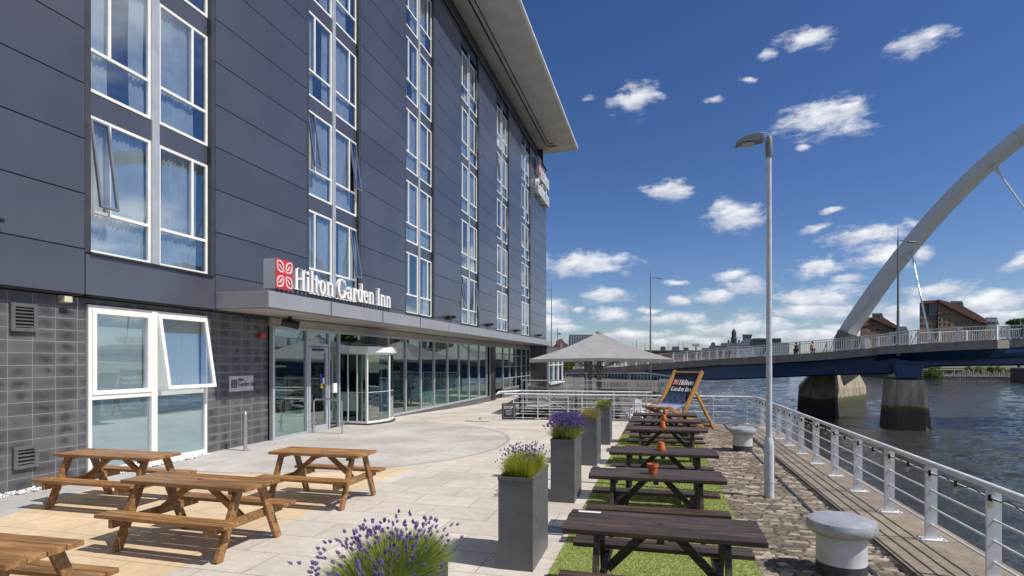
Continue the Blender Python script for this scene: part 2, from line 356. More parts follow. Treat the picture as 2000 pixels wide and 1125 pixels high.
M['turf'] = leafy('turf_blades', [(.17, .21, .04), (.28, .33, .08), (.42, .45, .16)], .6, .3)
M['turfbase'] = plain('turf_backing', (.20, .24, .06), .9, var=.3, scale=20)
M['lavleaf'] = leafy('lavender_foliage', [(.13, .19, .04), (.24, .32, .07), (.36, .42, .10)], .6, .35)
M['lavleaf2'] = leafy('lavender_foliage_yellow', [(.22, .28, .03), (.38, .42, .05), (.50, .52, .08)], .6, .35)
M['lavflower'] = leafy('lavender_flowers', [(.085, .055, .20), (.15, .10, .34), (.24, .17, .46)], .7, .2)
M['straw'] = leafy('dry_grass', [(.30, .26, .09), (.42, .34, .13), (.30, .34, .10)], .7, .3)
M['tree'] = leafy('tree_leaves', [(.035, .065, .015), (.07, .12, .025), (.12, .17, .035)], .6, .3)
M['bush'] = leafy('bank_leaves', [(.06, .10, .02), (.14, .20, .04), (.24, .28, .07)], .6, .3)
M['bark'] = plain('bark', (.07, .05, .035), .9, var=.3, scale=8)
M['pebble'] = plain('white_pebbles', (.72, .71, .68), .6, var=.08, isl=.25)
M['land'] = m_concrete('land', (.12, .13, .08), (.06, .08, .03), .05)
M['terrace'] = m_concrete('terrace_floor', (.20, .155, .12), (.08, .06, .05), .8)
def m_fabric():
    m, t, b = mat('navy_sling_fabric'); g = t.a('ShaderNodeTexCoord').outputs['Object']; x, y, z = t.sep(g)
    s = t.math('SINE', t.math('ADD', t.math('MULTIPLY', x, 38), t.math('MULTIPLY', t.math('SINE', t.math('MULTIPLY', z, 34)), 1.6)))
    c = t.mix(t.ramp(s, .55, .95, 0, .55), (.010, .025, .065), (.06, .10, .19))
    c = t.mix(t.ramp(z, 1.15, 1.2), c, (.010, .024, .060))
    c = t.mix(t.ramp(z, .84, .76), c, (.27, .27, .43))
    t.l.new(c, b.inputs['Base Color']); b.inputs['Roughness'].default_value = .85; return m
M['sling'] = m_fabric()

# ------------------------------------------------------------------ mesh helpers
BASE = {}
class MB:
    def __init__(s): s.v = []; s.f = []
    def add(s, vs, fs):
        o = len(s.v); s.v += [tuple(p) for p in vs]; s.f += [tuple(i + o for i in f) for f in fs]; return s
    def box(s, x0, y0, z0, x1, y1, z1):
        vs = [(x0,y0,z0),(x1,y0,z0),(x1,y1,z0),(x0,y1,z0),(x0,y0,z1),(x1,y0,z1),(x1,y1,z1),(x0,y1,z1)]
        return s.add(vs, [(0,3,2,1),(4,5,6,7),(0,1,5,4),(1,2,6,5),(2,3,7,6),(3,0,4,7)])
    def bar(s, p, q, w, h, up=(0, 0, 1)):
        p = Vector(p); q = Vector(q); d = (q - p).normalized(); up = Vector(up)
        a = d.cross(up)
        if a.length < 1e-4: a = d.cross(Vector((0, 1, 0)))
        a.normalize(); c = a.cross(d).normalized(); a *= w / 2; c *= h / 2
        vs = [p-a-c, p+a-c, p+a+c, p-a+c, q-a-c, q+a-c, q+a+c, q-a+c]
        return s.add(vs, [(0,1,2,3),(4,7,6,5),(0,4,5,1),(1,5,6,2),(2,6,7,3),(3,7,4,0)])
    def path(s, pts, r, n=8, caps=True):
        pts = [Vector(p) for p in pts]; rs = r if isinstance(r, (list, tuple)) else [r] * len(pts)
        o = len(s.v); a = None
        for i, p in enumerate(pts):
            d = (pts[min(i + 1, len(pts) - 1)] - pts[max(i - 1, 0)]).normalized()
            if a is None:
                a = d.cross(Vector((0, 0, 1)));
                if a.length < .05: a = d.cross(Vector((1, 0, 0)))
            a = (a - d * a.dot(d)).normalized(); c = d.cross(a)
            for k in range(n):
                t = 2 * pi * k / n; s.v.append(tuple(p + a * cos(t) * rs[i] + c * sin(t) * rs[i]))
        for i in range(len(pts) - 1):
            for k in range(n):
                k2 = (k + 1) % n; s.f.append((o+i*n+k, o+i*n+k2, o+(i+1)*n+k2, o+(i+1)*n+k))
        if caps:
            s.f.append(tuple(o + k for k in range(n))[::-1]); s.f.append(tuple(o + (len(pts)-1)*n + k for k in range(n)))
        return s
    def tube(s, p, q, r, r2=None, n=8): return s.path([p, q], [r, r if r2 is None else r2], n)
    def lathe(s, prof, c=(0, 0, 0), n=24):
        o = len(s.v)
        for (r, z) in prof:
            for k in range(n):
                t = 2 * pi * k / n; s.v.append((c[0] + r * cos(t), c[1] + r * sin(t), c[2] + z))
        for i in range(len(prof) - 1):
            for k in range(n):
                k2 = (k + 1) % n; s.f.append((o+i*n+k, o+i*n+k2, o+(i+1)*n+k2, o+(i+1)*n+k))
        s.f.append(tuple(o + k for k in range(n))[::-1]); s.f.append(tuple(o + (len(prof)-1)*n + k for k in range(n)))
        return s
    def prism(s, pts, O, u, v, d):       # 2D outline in the plane O,u,v pushed along vector d
        O = Vector(O); u = Vector(u); v = Vector(v); d = Vector(d); n = len(pts)
        vs = [O + u * a + v * b for a, b in pts]; vs += [p + d for p in vs]
        return s.add(vs, [tuple(range(n))[::-1], tuple(range(n, 2*n))] + [(i, (i+1) % n, n + (i+1) % n, n + i) for i in range(n)])
    def build(s, name, m, parent=None, smooth=False, bevel=0, kind=None):
        off = BASE.get(parent.name, Vector((0, 0, 0))) if parent else Vector((0, 0, 0))
        me = bpy.data.meshes.new(name)
        vs = s.v if off.length == 0 else [(a - off.x, b - off.y, c - off.z) for a, b, c in s.v]
        me.from_pydata(vs, [], s.f); me.materials.append(M[m] if isinstance(m, str) else m)
        bm = bmesh.new(); bm.from_mesh(me); bmesh.ops.recalc_face_normals(bm, faces=bm.faces); bm.to_mesh(me); bm.free()
        if smooth:
            me.polygons.foreach_set('use_smooth', [True] * len(me.polygons)); me.set_sharp_from_angle(angle=radians(35))
        o = bpy.data.objects.new(name, me); COL.objects.link(o)
        if parent: o.parent = parent; BASE[o.name] = off
        if bevel:
            b = o.modifiers.new('bevel', 'BEVEL'); b.width = bevel; b.segments = 2; b.limit_method = 'ANGLE'
        if kind: o['kind'] = kind
        return o
def raw(name, verts, faces, m, parent=None, kind=None, smooth=False):   # large numpy meshes, no normal fixing
    me = bpy.data.meshes.new(name); off = BASE.get(parent.name, Vector((0, 0, 0))) if parent else Vector((0, 0, 0))
    v = np.asarray(verts, dtype=float) - np.array(off)
    me.from_pydata([tuple(p) for p in v.tolist()], [], faces if isinstance(faces, list) else faces.tolist()); me.materials.append(M[m])
    if smooth: me.polygons.foreach_set('use_smooth', [True] * len(me.polygons))
    o = bpy.data.objects.new(name, me); COL.objects.link(o)
    if parent: o.parent = parent; BASE[o.name] = off
    if kind: o['kind'] = kind
    return o
def tag(o, label, cat, group=None):
    o['label'] = label; o['category'] = cat
    if group: o['group'] = group
    return o
def thing(name, loc, label, cat, group=None, world=True, rz=0):
    o = bpy.data.objects.new(name, None); COL.objects.link(o); o.location = loc; o.rotation_euler = (0, 0, rz)
    o.empty_display_size = .2
    if world: BASE[o.name] = Vector(loc)
    return tag(o, label, cat, group)
def copy_tree(o, parent=None):
    c = o.copy(); COL.objects.link(c)
    if parent: c.parent = parent
    for ch in list(o.children): copy_tree(ch, c)
    return c
def struct(mb, name, m, **k): return mb.build(name, m, kind='structure', **k)

# ------------------------------------------------------------------ lettering (serif) and emblem
def ring(cx, cy, rx, ry, tw, th, a0=0, a1=360, n=20):
    out = []
    for i in range(n):
        t0 = radians(a0 + (a1 - a0) * i / n); t1 = radians(a0 + (a1 - a0) * (i + 1) / n)
        o = lambda t: (cx + rx * cos(t), cy + ry * sin(t)); q = lambda t: (cx + (rx - tw) * cos(t), cy + (ry - th) * sin(t))
        out.append([o(t0), o(t1), q(t1), q(t0)])
    return out
def R(x0, y0, x1, y1): return [(x0, y0), (x1, y0), (x1, y1), (x0, y1)]
def stem(x, y1, w=.15, s=.055, top=True, bot=True):
    o = [R(x, 0, x + w, y1)]
    if bot: o.append(R(x - s, 0, x + w + s, .045))
    if top: o.append(R(x - s, y1 - .045, x + w * .6, y1))
    return o
def glyph(c):
    if c == 'H': return stem(.07, 1, .16) + stem(.52, 1, .16) + [R(.2, .48, .55, .545), R(.02, .955, .28, 1), R(.47, .955, .74, 1)], .78
    if c == 'I': return stem(.08, 1, .17) + [R(.02, .955, .31, 1)], .35
    if c == 'i': return stem(.07, .68, .145) + ring(.14, .86, .085, .085, .084, .084, n=10), .29
    if c == 'l': return stem(.07, 1.03, .145), .29
    if c == 't': return [R(.09, .08, .23, .86), R(.0, .62, .34, .675)] + ring(.26, .14, .17, .14, .13, .05, 180, 300, 8), .38
    if c == 'o': return ring(.26, .34, .24, .355, .145, .045), .54
    if c == 'n': return stem(.06, .68, .14) + stem(.39, .5, .14, top=False) + ring(.35, .46, .18, .235, .13, .085, 0, 150, 10), .64
    if c == 'G': return ring(.38, .5, .35, .515, .17, .05, 45, 335, 22) + [R(.53, .06, .68, .44), R(.45, .4, .74, .445), R(.62, .72, .67, .97)], .78
    if c == 'a': return [R(.3, .0, .44, .5), R(.3, 0, .5, .045)] + ring(.27, .47, .17, .225, .14, .06, 0, 165, 9) + ring(.22, .2, .19, .21, .13, .05, 60, 330, 12), .53
    if c == 'r': return stem(.06, .68, .14) + ring(.31, .47, .15, .22, .11, .1, 40, 160, 7) + ring(.36, .6, .06, .06, .059, .059, n=8), .46
    if c == 'd': return ring(.24, .33, .21, .345, .135, .045, 0, 360, 18) + [R(.36, 0, .5, 1.03), R(.3, .985, .38, 1.03), R(.48, 0, .56, .045)], .58
    if c == 'e': return ring(.25, .34, .23, .355, .14, .05, 8, 320, 18) + [R(.1, .36, .46, .405)], .5
    return [], .26
def text_mb(mb, s, O, u, v, d, size, track=.0, sx=1.0):
    O = Vector(O); u = Vector(u); v = Vector(v); d = Vector(d); x = 0; k = 0
    for c in s:
        g, wd_ = glyph(c)
        for poly in g:
            mb.prism([((x + a) * size * sx, b * size) for a, b in poly], O + d * (.002 * (k % 5)), u, v, d * (1 - .0)); k += 1
        x += wd_ + track
    return x * size * sx
def text_len(s, size, track=0, sx=1): return sum(glyph(c)[1] + track for c in s) * size * sx
def petals(mb, O, u, v, d, w_, h_, line=.02):      # four outlined leaves meeting at the middle
    k = 0
    for sxn in (-1, 1):
        for syn in (-1, 1):
            cxy = lambda t, side: None
            a = Vector((sxn * .07, syn * .07)); b = Vector((sxn * .44, syn * .44))
            ax = b - a; nrm = Vector((-ax.y, ax.x)) * .36
            def pt(t, s_): return a + ax * t + nrm * s_ * (sin(pi * t) ** .8)
            for s_ in (-1, 1):
                for i in range(10):
                    t0, t1 = i / 10, (i + 1) / 10
                    o0, o1 = pt(t0, s_), pt(t1, s_); i0, i1 = a + ax * (.07 + .86 * t0) + nrm * s_ * .74 * (sin(pi * t0) ** .8), a + ax * (.07 + .86 * t1) + nrm * s_ * .74 * (sin(pi * t1) ** .8)
                    mb.prism([(p.x * w_, p.y * h_) for p in (o0, o1, i1, i0)], Vector(O) + Vector(d) * (.01 * (k % 3)), u, v, d); k += 1
            q0, q1 = a + ax * .22, a + ax * .66; nn = nrm.normalized() * .018
            mb.prism([(p.x * w_, p.y * h_) for p in (q0 - nn, q1 - nn, q1 + nn, q0 + nn)], O, u, v, d)
#@@PART2
# ------------------------------------------------------------------ the setting: ground, quay, water
WZ = -4.05
def pave_z(x, y):
    if x > -3.2: return 0.0
    k = min(1, max(0, (y - 16.5) / 15.0)); k = k * k * (3 - 2 * k) if y < 31.5 else 1
    sx_ = min(1, max(0, (-3.2 - x) / 3.0))
    return -.30 * k * sx_
vs, fs = [], []
xs = [-10.12, -9.5, -8.8, -8, -7.2, -6.4, -5.7, -5, -4.2, -3.4, -2.6, -1.8, -1.08]
ys = [-8, -4, 0, 4, 8, 12, 14, 16, 17, 18, 19, 20.32]
for y in ys:
    for x in xs: vs.append((x, y, pave_z(x, y)))
n = len(xs)
for j in range(len(ys) - 1):
    for i in range(n - 1): fs.append((j*n+i, j*n+i+1, (j+1)*n+i+1, (j+1)*n+i))
o0 = len(vs); ys2 = [20.32, 22, 24, 26, 28, 30, 32, 36, 44]; xs2 = xs[:7]
for y in ys2:
    for x in xs2: vs.append((x, y, pave_z(x, y)))
n = 7
for j in range(len(ys2) - 1):
    for i in range(n - 1): fs.append((o0+j*n+i, o0+j*n+i+1, o0+(j+1)*n+i+1, o0+(j+1)*n+i))
raw('pavement', vs, fs, 'paving', kind='structure')
# quay body, vertical wall down to the river, lower terrace
b = MB(); b.box(-1.08, -8, -4.6, 3.45, 20.36, -.03); b.box(-5.7, 20.33, -4.6, -.2, 48, -.92); b.box(-10.3, 20.4, -4.6, -5.72, 48, -.34)
struct(b, 'quay_wall', 'quaywall')
b = MB(); b.box(-5.7, 20.36, -.915, -.2, 48, -.9); struct(b, 'lower_terrace_floor', 'terrace')
b = MB(); b.box(2.45, -8, -.03, 3.47, 20.38, .012); struct(b, 'quay_coping', 'coping', bevel=.012)
b = MB(); b.box(-1.06, -8, -.03, 2.45, 20.36, -.012); struct(b, 'sett_bed', 'joint')
# granite setts, one rounded stone each
V, Fc = [], []
def sett(x0, y0, x1, y1, h):
    o = len(V); k = .011; c = .022
    jx = lambda: U(-.006, .006)
    V.extend([(x0+jx(), y0+jx(), -.02), (x1+jx(), y0+jx(), -.02), (x1+jx(), y1+jx(), -.02), (x0+jx(), y1+jx(), -.02)])
    V.extend([(x0+k, y0+k, h-.010), (x1-k, y0+k, h-.010), (x1-k, y1-k, h-.010), (x0+k, y1-k, h-.010)])
    V.extend([(x0+c+.01, y0+c, h+U(-.003,.003)), (x1-c-.01, y0+c, h+U(-.003,.003)), (x1-c-.01, y1-c, h+U(-.003,.003)), (x0+c+.01, y1-c, h+U(-.003,.003))])
    for a in (0, 4):
        for i in range(4): j = (i + 1) % 4; Fc.append((o+a+i, o+a+j, o+a+4+j, o+a+4+i))
    Fc.append((o+8, o+9, o+10, o+11))
y = 3.2
while y < 20.25:
    dy = U(.066, .100); x = .93 + U(-.06, .06)
    while x < 2.44:
        dxs = U(.13, .30); x1 = min(x + dxs, 2.445)
        if x1 > 2.38: x1 = 2.445
        if not (1.9 < (x + x1) / 2 < 1.9): sett(x, y, x1 - .008, y + dy - .009, U(-.004, .009))
        x = x1
    y += dy
raw('cobbled_quay', V, Fc, 'sett', kind='structure')
# thin dark strip running lengthwise along the setts
b = MB(); b.box(2.035, 3.2, .0, 2.075, 20.2, .013); struct(b, 'dark_strip', 'dark')
# artificial grass
b = MB(); b.box(-1.08, 3.0, -.012, .97, 16.6, .006); struct(b, 'turf_mat', 'turfbase')
N = 78000; rs = np.random.RandomState(3)
yy = 3.3 + 13.2 * rs.rand(N) ** 1.7; xx = -1.075 + 2.045 * rs.rand(N) + .012 * np.sin(yy * 5.1) + .008 * np.sin(yy * 13)
ang = rs.rand(N) * 2 * pi; hh = .016 + .016 * rs.rand(N); wd_ = .0022 + .0022 * (yy / 6)
ln = .018; la = rs.rand(N) * 2 * pi
bx = np.stack([xx, yy, np.full(N, .004)], 1); pe = np.stack([np.cos(ang) * wd_, np.sin(ang) * wd_, np.zeros(N)], 1)
tip = np.stack([xx + ln * np.cos(la), yy + ln * np.sin(la), hh], 1)
vv = np.stack([bx - pe, bx + pe, tip], 1).reshape(-1, 3); ff = np.arange(N * 3).reshape(-1, 3)
raw('artificial_grass', vv, ff, 'turf', kind='stuff')
# river and the land round it
b = MB(); b.add([(-400, -300, WZ - .35), (900, -300, WZ - .35), (900, 1500, WZ - .35), (-400, 1500, WZ - .35)], [(0, 1, 2, 3)]); struct(b, 'river', 'water')
rw = np.random.RandomState(12); NR_, NA_ = 640, 400
rr_ = 4.0 * (330 / 4.0) ** (np.arange(NR_) / (NR_ - 1)); aa_ = np.radians(-9 + 92 * np.arange(NA_) / (NA_ - 1))
Rg, Ag = np.meshgrid(rr_, aa_, indexing='ij'); Xg, Yg = Rg * np.sin(Ag), Rg * np.cos(Ag); Zg = np.zeros_like(Xg)
gust = .75 + .25 * np.sin(Xg * .11 + 1.3 * np.sin(Yg * .05)) * np.sin(Yg * .07 + .8)
for i in range(54):
    L_ = .75 * (8.0 / .75) ** (rw.rand() ** 1.5); th_ = radians(250) + rw.normal(0, .62); k_ = 2 * pi / L_
    dmp = np.clip((L_ / (Rg * .013)) - .6, 0, 1)
    ph_ = k_ * (Xg * np.cos(th_) + Yg * np.sin(th_)) + rw.rand() * 2 * pi + .9 * np.sin(Xg * rw.uniform(.1, .4) + Yg * rw.uniform(.1, .4))
    Zg += dmp * gust * (.040 / k_) * (1 - 1.35 * np.abs(np.sin(ph_ / 2)))
vv = np.stack([Xg, Yg, WZ + Zg], 2).reshape(-1, 3); q_ = (np.arange(NR_ - 1)[:, None] * NA_ + np.arange(NA_ - 1)[None, :]).reshape(-1)
ff = np.stack([q_, q_ + NA_, q_ + NA_ + 1, q_ + 1], 1)
me = bpy.data.meshes.new('river_water'); me.vertices.add(len(vv)); me.vertices.foreach_set('co', vv.ravel()); me.loops.add(len(ff) * 4); me.loops.foreach_set('vertex_index', ff.ravel().astype(np.int32))
me.polygons.add(len(ff)); me.polygons.foreach_set('loop_start', np.arange(0, len(ff) * 4, 4, dtype=np.int32)); me.polygons.foreach_set('loop_total', np.full(len(ff), 4, dtype=np.int32)); me.update(calc_edges=True)
me.polygons.foreach_set('use_smooth', [True] * len(ff)); me.materials.append(M['water']); o = bpy.data.objects.new('river_water', me); COL.objects.link(o); o['kind'] = 'structure'
b = MB(); b.box(-60, 48, -4.5, -.2, 110, -.58); struct(b, 'quay_road', 'terrace')
b = MB(); b.box(-900, 48, -4.6, -.25, 70, -.6)
b.prism([(-900, 70), (-3, 70), (0, 140), (-25, 300), (-60, 700), (-900, 1400)], (0, 0, -4.6), (1, 0, 0), (0, 1, 0), (0, 0, 4.0))
struct(b, 'north_bank_ground', 'land')
b = MB(); b.prism([(109, -60), (105, 203), (79, 206), (84, 290), (66, 430), (-10, 720), (300, 1400), (900, 1200), (900, -60)], (0, 0, -4.6), (1, 0, 0), (0, 1, 0), (0, 0, 3.9))
struct(b, 'far_bank_ground', 'land')
# white pebble strip at the foot of the wall
V, Fc = [], []
ico = bmesh.new(); bmesh.ops.create_icosphere(ico, subdivisions=1, radius=1); iv = [v.co.copy() for v in ico.verts]; jf = [[v.index for v in f.verts] for f in ico.faces]; ico.free()
for _ in range(1500):
    r = U(.012, .026); c = Vector((U(-10.06, -9.80), 3.5 + 7.2 * rnd() , r * U(.4, 1.5))); s_ = (U(.8, 1.4), U(.8, 1.4), U(.6, .9)); o = len(V)
    V += [(c.x + p.x * r * s_[0], c.y + p.y * r * s_[1], c.z + p.z * r * s_[2]) for p in iv]; Fc += [[i + o for i in f] for f in jf]
raw('white_pebble_strip', V, Fc, 'pebble', kind='stuff', smooth=True)

# ------------------------------------------------------------------ the hotel building
FX = -9.9; PITCH = 6.55; COL0 = 7.97; CW = 2.83; SILL = 4.08; FL = 2.93
H = thing('hotel_building', (-10.1, 12, 0), 'dark slate clad hotel with tall columns of white windows, left of the terrace', 'building')
def cols(): return [COL0 + PITCH * k for k in range(-2, 6)]
b = MB(); b.box(-10.25, -8, -.2, -10.1, 8.03, 3.26); b.box(-10.25, 8.03, -.2, -10.1, 10.87, .0); b.box(-10.25, 8.03, 3.17, -10.1, 10.87, 3.26); b.box(-10.25, 10.87, -.2, -10.1, 12.98, 3.26)
b.build('tiled_wall', 'tile', H)
# brick end block beyond the glass front
b = MB(); b.box(-12, 43.9, -.5, -8.65, 44.1, 3.25); b.box(-8.85, 44.1, -.5, -8.65, 44.6, 3.25); b.box(-8.9, 44.6, -.5, -8.65, 51.5, .35); b.box(-8.9, 44.6, 2.45, -8.65, 51.5, 3.25); b.box(-12, 51.3, -.5, -8.65, 51.5, 3.25); b.box(-12, 44, 3.25, -8.6, 51.6, 3.32)
b.build('end_block_wall', 'tile', H)
wf = MB()
for yy_ in (44.6, 46.8, 49.0, 51.2): wf.box(-8.72, yy_, .35, -8.6, yy_ + .16, 2.45)
wf.box(-8.72, 44.6, .2, -8.45, 51.4, .35); wf.box(-8.72, 44.76, 2.33, -8.6, 51.2, 2.45); wf.box(-8.71, 44.76, 1.75, -8.61, 51.2, 1.81)
ef = wf.build('end_block_window', 'upvc', H)
MB().box(-8.68, 44.7, .35, -8.67, 51.3, 2.4).build('pane', 'glass', ef); MB().box(-8.9, 44.7, .35, -8.88, 51.3, 2.4).build('blind', 'blind', ef)
# core walls behind everything
b = MB()
b.box(-26, 50.0, -.5, -10.2, 50.15, 21.2); b.box(-26, -8, -.5, -10.2, -7.9, 21.2); b.box(-26, -8, 0, -25.9, 50, 21.2)
b.box(-26, -8, 3.40, -10.62, 50, 3.5)
b.build('core_wall', 'dgrey', H)
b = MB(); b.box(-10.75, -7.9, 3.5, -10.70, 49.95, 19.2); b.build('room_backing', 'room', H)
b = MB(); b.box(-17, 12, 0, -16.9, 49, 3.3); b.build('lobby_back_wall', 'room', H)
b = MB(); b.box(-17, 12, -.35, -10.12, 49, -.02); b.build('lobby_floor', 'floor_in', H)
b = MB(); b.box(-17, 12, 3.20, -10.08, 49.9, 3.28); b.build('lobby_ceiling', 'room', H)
# cladding panels with open joints
bk = MB(); cl = MB(); zs = [3.30] + [4.11 + .98 * i for i in range(16)]
edges = [-8.0] + sum([[c, c + CW] for c in cols() if c > -8], []) + [50.05]
for i in range(0, len(edges), 2):
    y0, y1 = edges[i], edges[i + 1]
    ya = y0 + (.11 if i else 0); yb = y1 - (.11 if i + 2 < len(edges) else 0)
    for j in range(len(zs) - 1):
        cl.box(FX - .035, ya + .009, zs[j] + .010, FX, yb - .009, zs[j + 1] - .010)
    bk.box(FX - .40, ya, 3.28, FX - .05, yb, 19.16)
    if i: bk.box(FX - .40, y0, SILL - .02, FX - .004, ya, 19.16)           # dark jamb of the window slot
    if i + 2 < len(edges): bk.box(FX - .40, yb, SILL - .02, FX - .004, y1, 19.16)
for c in cols():
    if c > -8:
        cl.box(FX - .035, c - .10, zs[0] + .01, FX, c + CW + .10, SILL - .045)
        bk.box(FX - .40, c, 3.28, FX - .05, c + CW, SILL - .05)
        bk.box(FX - .38, c + .01, 18.62, FX - .12, c + CW - .01, 19.16)
cl.build('cladding', 'clad', H); bk.build('cladding_backing', 'dgrey', H)
b = MB()
for i in range(0, len(edges), 2): pass
b.box(FX - .5, -8, 19.16, FX + .03, 50.08, 19.30); b.build('parapet_trim', 'dark', H)
# silver bottom edge of the cladding
# recessed top storey: panels and dark windows
b = MB(); b.box(-10.75, -8, 19.3, -10.6, 50, 21.1); b.build('top_storey_wall', 'dgrey', H)
y = -7
while y < 49: MB().box(-10.6, y, 19.5, -10.57, y + 1.9, 20.9).build('top_storey_window', 'glasspaint', H); y += 3.27
# roof with wide soffit
prof = [(-10.6, 21.10), (-7.30, 21.16), (-7.20, 21.30), (-7.22, 21.46), (-7.45, 21.60), (-9.5, 21.95), (-26, 22.3), (-26, 21.1)]
b = MB(); b.prism([(p[0], p[1]) for p in prof], (0, -9, 0), (1, 0, 0), (0, 0, 1), (0, 60.2, 0)); b.build('roof', 'soffit', H)
b = MB()
b.path([(-9.75, -9, 21.09), (-9.75, 49.0, 21.09), (-9.62, 49.35, 21.09), (-9.3, 49.5, 21.09), (-8.9, 49.5, 21.09)], .055, 6)
b.path([(-9.45, -9, 21.09), (-9.45, 48.6, 21.09), (-9.35, 48.85, 21.09), (-9.1, 48.95, 21.09)], .035, 6)
b.build('soffit_pipe', 'dgrey', H)

# ---- upper windows: half bays, copied
M['sash'] = plain('sash_grey', (.20, .215, .24), .35, .3)
def half(mirror, opened):
    w_ = (CW - .20) / 2; f = .058; hh_ = 2.50; tz = .74; nx = .40
    fx = lambda a: (w_ - a) if mirror else a
    def bx(mb, ya, za, yb, zb, x0=-.03, x1=.035):
        a, c = fx(ya), fx(yb); mb.box(x0, min(a, c), za, x1, max(a, c), zb)
    m_ = MB()
    bx(m_, 0, 0, f, hh_); bx(m_, w_ - f, 0, w_, hh_); bx(m_, f, 0, w_ - f, f); bx(m_, f, hh_ - f, w_ - f, hh_)
    bx(m_, f, tz, w_ - f, tz + f); bx(m_, nx, tz + f, nx + f, hh_ - f)
    fr = m_.build('window', 'upvc', bevel=.004)
    p = MB()
    if opened:
        bx(p, f, f, w_ - f, tz, 0, .008); bx(p, nx + f, tz + f, w_ - f, hh_ - f, 0, .008)
    else:
        bx(p, f, f, w_ - f, tz, 0, .008); bx(p, nx + f, tz + f, w_ - f, hh_ - f, 0, .008); bx(p, f, tz + f, nx, hh_ - f, 0, .008)
    po = p.build('pane', 'glass'); po.parent = fr
    # curtains with folds
    NSEG = 40; vv_, ff_ = [], []; ph = U(0, 6)
    for i in range(NSEG + 1):
        yv = .06 + (w_ - .12) * i / NSEG; xv = -.10 + .028 * sin(i * 1.75 + ph) + .012 * sin(i * .6)
        vv_ += [(xv, yv, .05), (xv, yv, hh_)]
    for i in range(NSEG): ff_.append((2*i, 2*i+2, 2*i+3, 2*i+1))
    k0 = random.choice([0, 6, 12]); k1 = random.choice([NSEG, NSEG, NSEG - 8]); ff_ = ff_[k0:k1]
    cu = raw('curtain', vv_, ff_, 'curtain', smooth=True); cu.parent = fr
    if opened:
        s = MB(); a0, a1 = (f - .01, nx + .01); L = hh_ - f - tz - f
        def sb(ya, za, yb, zb, x0=-.02, x1=.03):
            a, c = fx(ya), fx(yb); s.box(x0, min(a, c), za, x1, max(a, c), zb)
        sb(a0, -L, a0 + .04, 0); sb(a1 - .04, -L, a1, 0); sb(a0 + .04, -.04, a1 - .04, 0); sb(a0 + .04, -L, a1 - .04, -L + .04)
        sa = s.build('casement', 'sash'); sa.parent = fr; sa.location = (.02, 0, hh_ - f)
        g_ = MB(); a, c = fx(a0 + .04), fx(a1 - .04); g_.box(.0, min(a, c), -L + .04, .008, max(a, c), -.04); go = g_.build('casement_pane', 'glass'); go.parent = fr
        go.location = (.02, 0, hh_ - f)
        for q in (sa, go): q.rotation_euler = (0, -radians(8.5), 0)
    return fr
protos = {(mr, op): half(mr, op) for mr in (0, 1) for op in (0, 1)}
def curtain_variant(spans, seed):
    rr = random.Random(seed); w_ = (CW - .20) / 2; V, F_ = [], []
    for (a, c) in spans:
        n_ = max(6, int((c - a) * 44)); ph = rr.random() * 6; fr_ = rr.uniform(1.2, 2.1); o = len(V)
        for i in range(n_ + 1):
            yv = .06 + (w_ - .12) * (a + (c - a) * i / n_); xv = -.085 + .020 * sin(i * fr_ + ph) + .012 * sin(i * .53 + ph)
            for zz in (.05, 1.2, 2.5): V.append((xv + .006 * sin(zz * 3 + i), yv + .012 * sin(zz * 2 + ph), zz))
        for i in range(n_):
            for r_ in (0, 1): F_.append((o + 3*i + r_, o + 3*i + 3 + r_, o + 3*i + 4 + r_, o + 3*i + 1 + r_))
    me = bpy.data.meshes.new('curtain'); me.from_pydata(V, [], F_); me.materials.append(M['curtain']); me.polygons.foreach_set('use_smooth', [True] * len(F_)); return me
CV = [curtain_variant(s_, i) for i, s_ in enumerate(([(0, 1)], [(0, .62)], [(.30, 1)], [(0, .33), (.70, 1)], [(0, .30)], [(.12, .85)], [(.66, 1)], [(0, .45), (.55, 1)], [(0, .8)], [(.45, 1)]))]
OPEN = {(0, 0, 0), (1, 0, 1), (1, 1, 1), (1, 1, 0), (3, 0, 1), (3, 0, 0), (3, 3, 1), (4, 2, 1), (4, 3, 0), (5, 1, 1), (5, 2, 1), (5, 3, 1), (3, 4, 1), (0, 3, 1)}
GX = -10.03
w_ = (CW - .20) / 2; used = set()
for k in range(6):
    y0 = COL0 + PITCH * k
    for f_ in range(5):
        for mr in (0, 1):
            key = (mr, 1 if (k, f_, mr) in OPEN else 0)
            o = protos[key] if key not in used else copy_tree(protos[key])
            used.add(key)
            for ch_ in o.children:
                if ch_.name.startswith('curtain'): ch_.data = CV[(k * 7 + f_ * 3 + mr * 5) % len(CV)]
            o.parent = H; o.location = Vector((GX, y0 + .01 + (w_ + .18) * mr, SILL + FL * f_)) - BASE[H.name]
for k_, p in protos.items():
    if k_ not in used: bpy.data.objects.remove(p)
for k in range(6):
    y0 = COL0 + PITCH * k
    for f_ in range(5):
        zt = SILL + FL * f_ + 2.51
        if f_ < 4: MB().box(GX - .03, y0 + .01, zt, GX + .02, y0 + w_ + .01, zt + .41).box(GX - .03, y0 + w_ + .19, zt, GX + .02, y0 + 2 * w_ + .19, zt + .41).build('spandrel_panel', 'clad', H)
    m1 = MB(); m1.box(GX - .03, y0 + w_ + .012, SILL, GX + .075, y0 + w_ + .188, 18.62); m1.build('mullion_cover', 'silver', H, bevel=.006)
    m2 = MB(); m2.box(GX - .02, y0 - .03, SILL - .045, FX + .045, y0 + CW + .03, SILL - .005); m2.build('window_sill', 'dark', H)

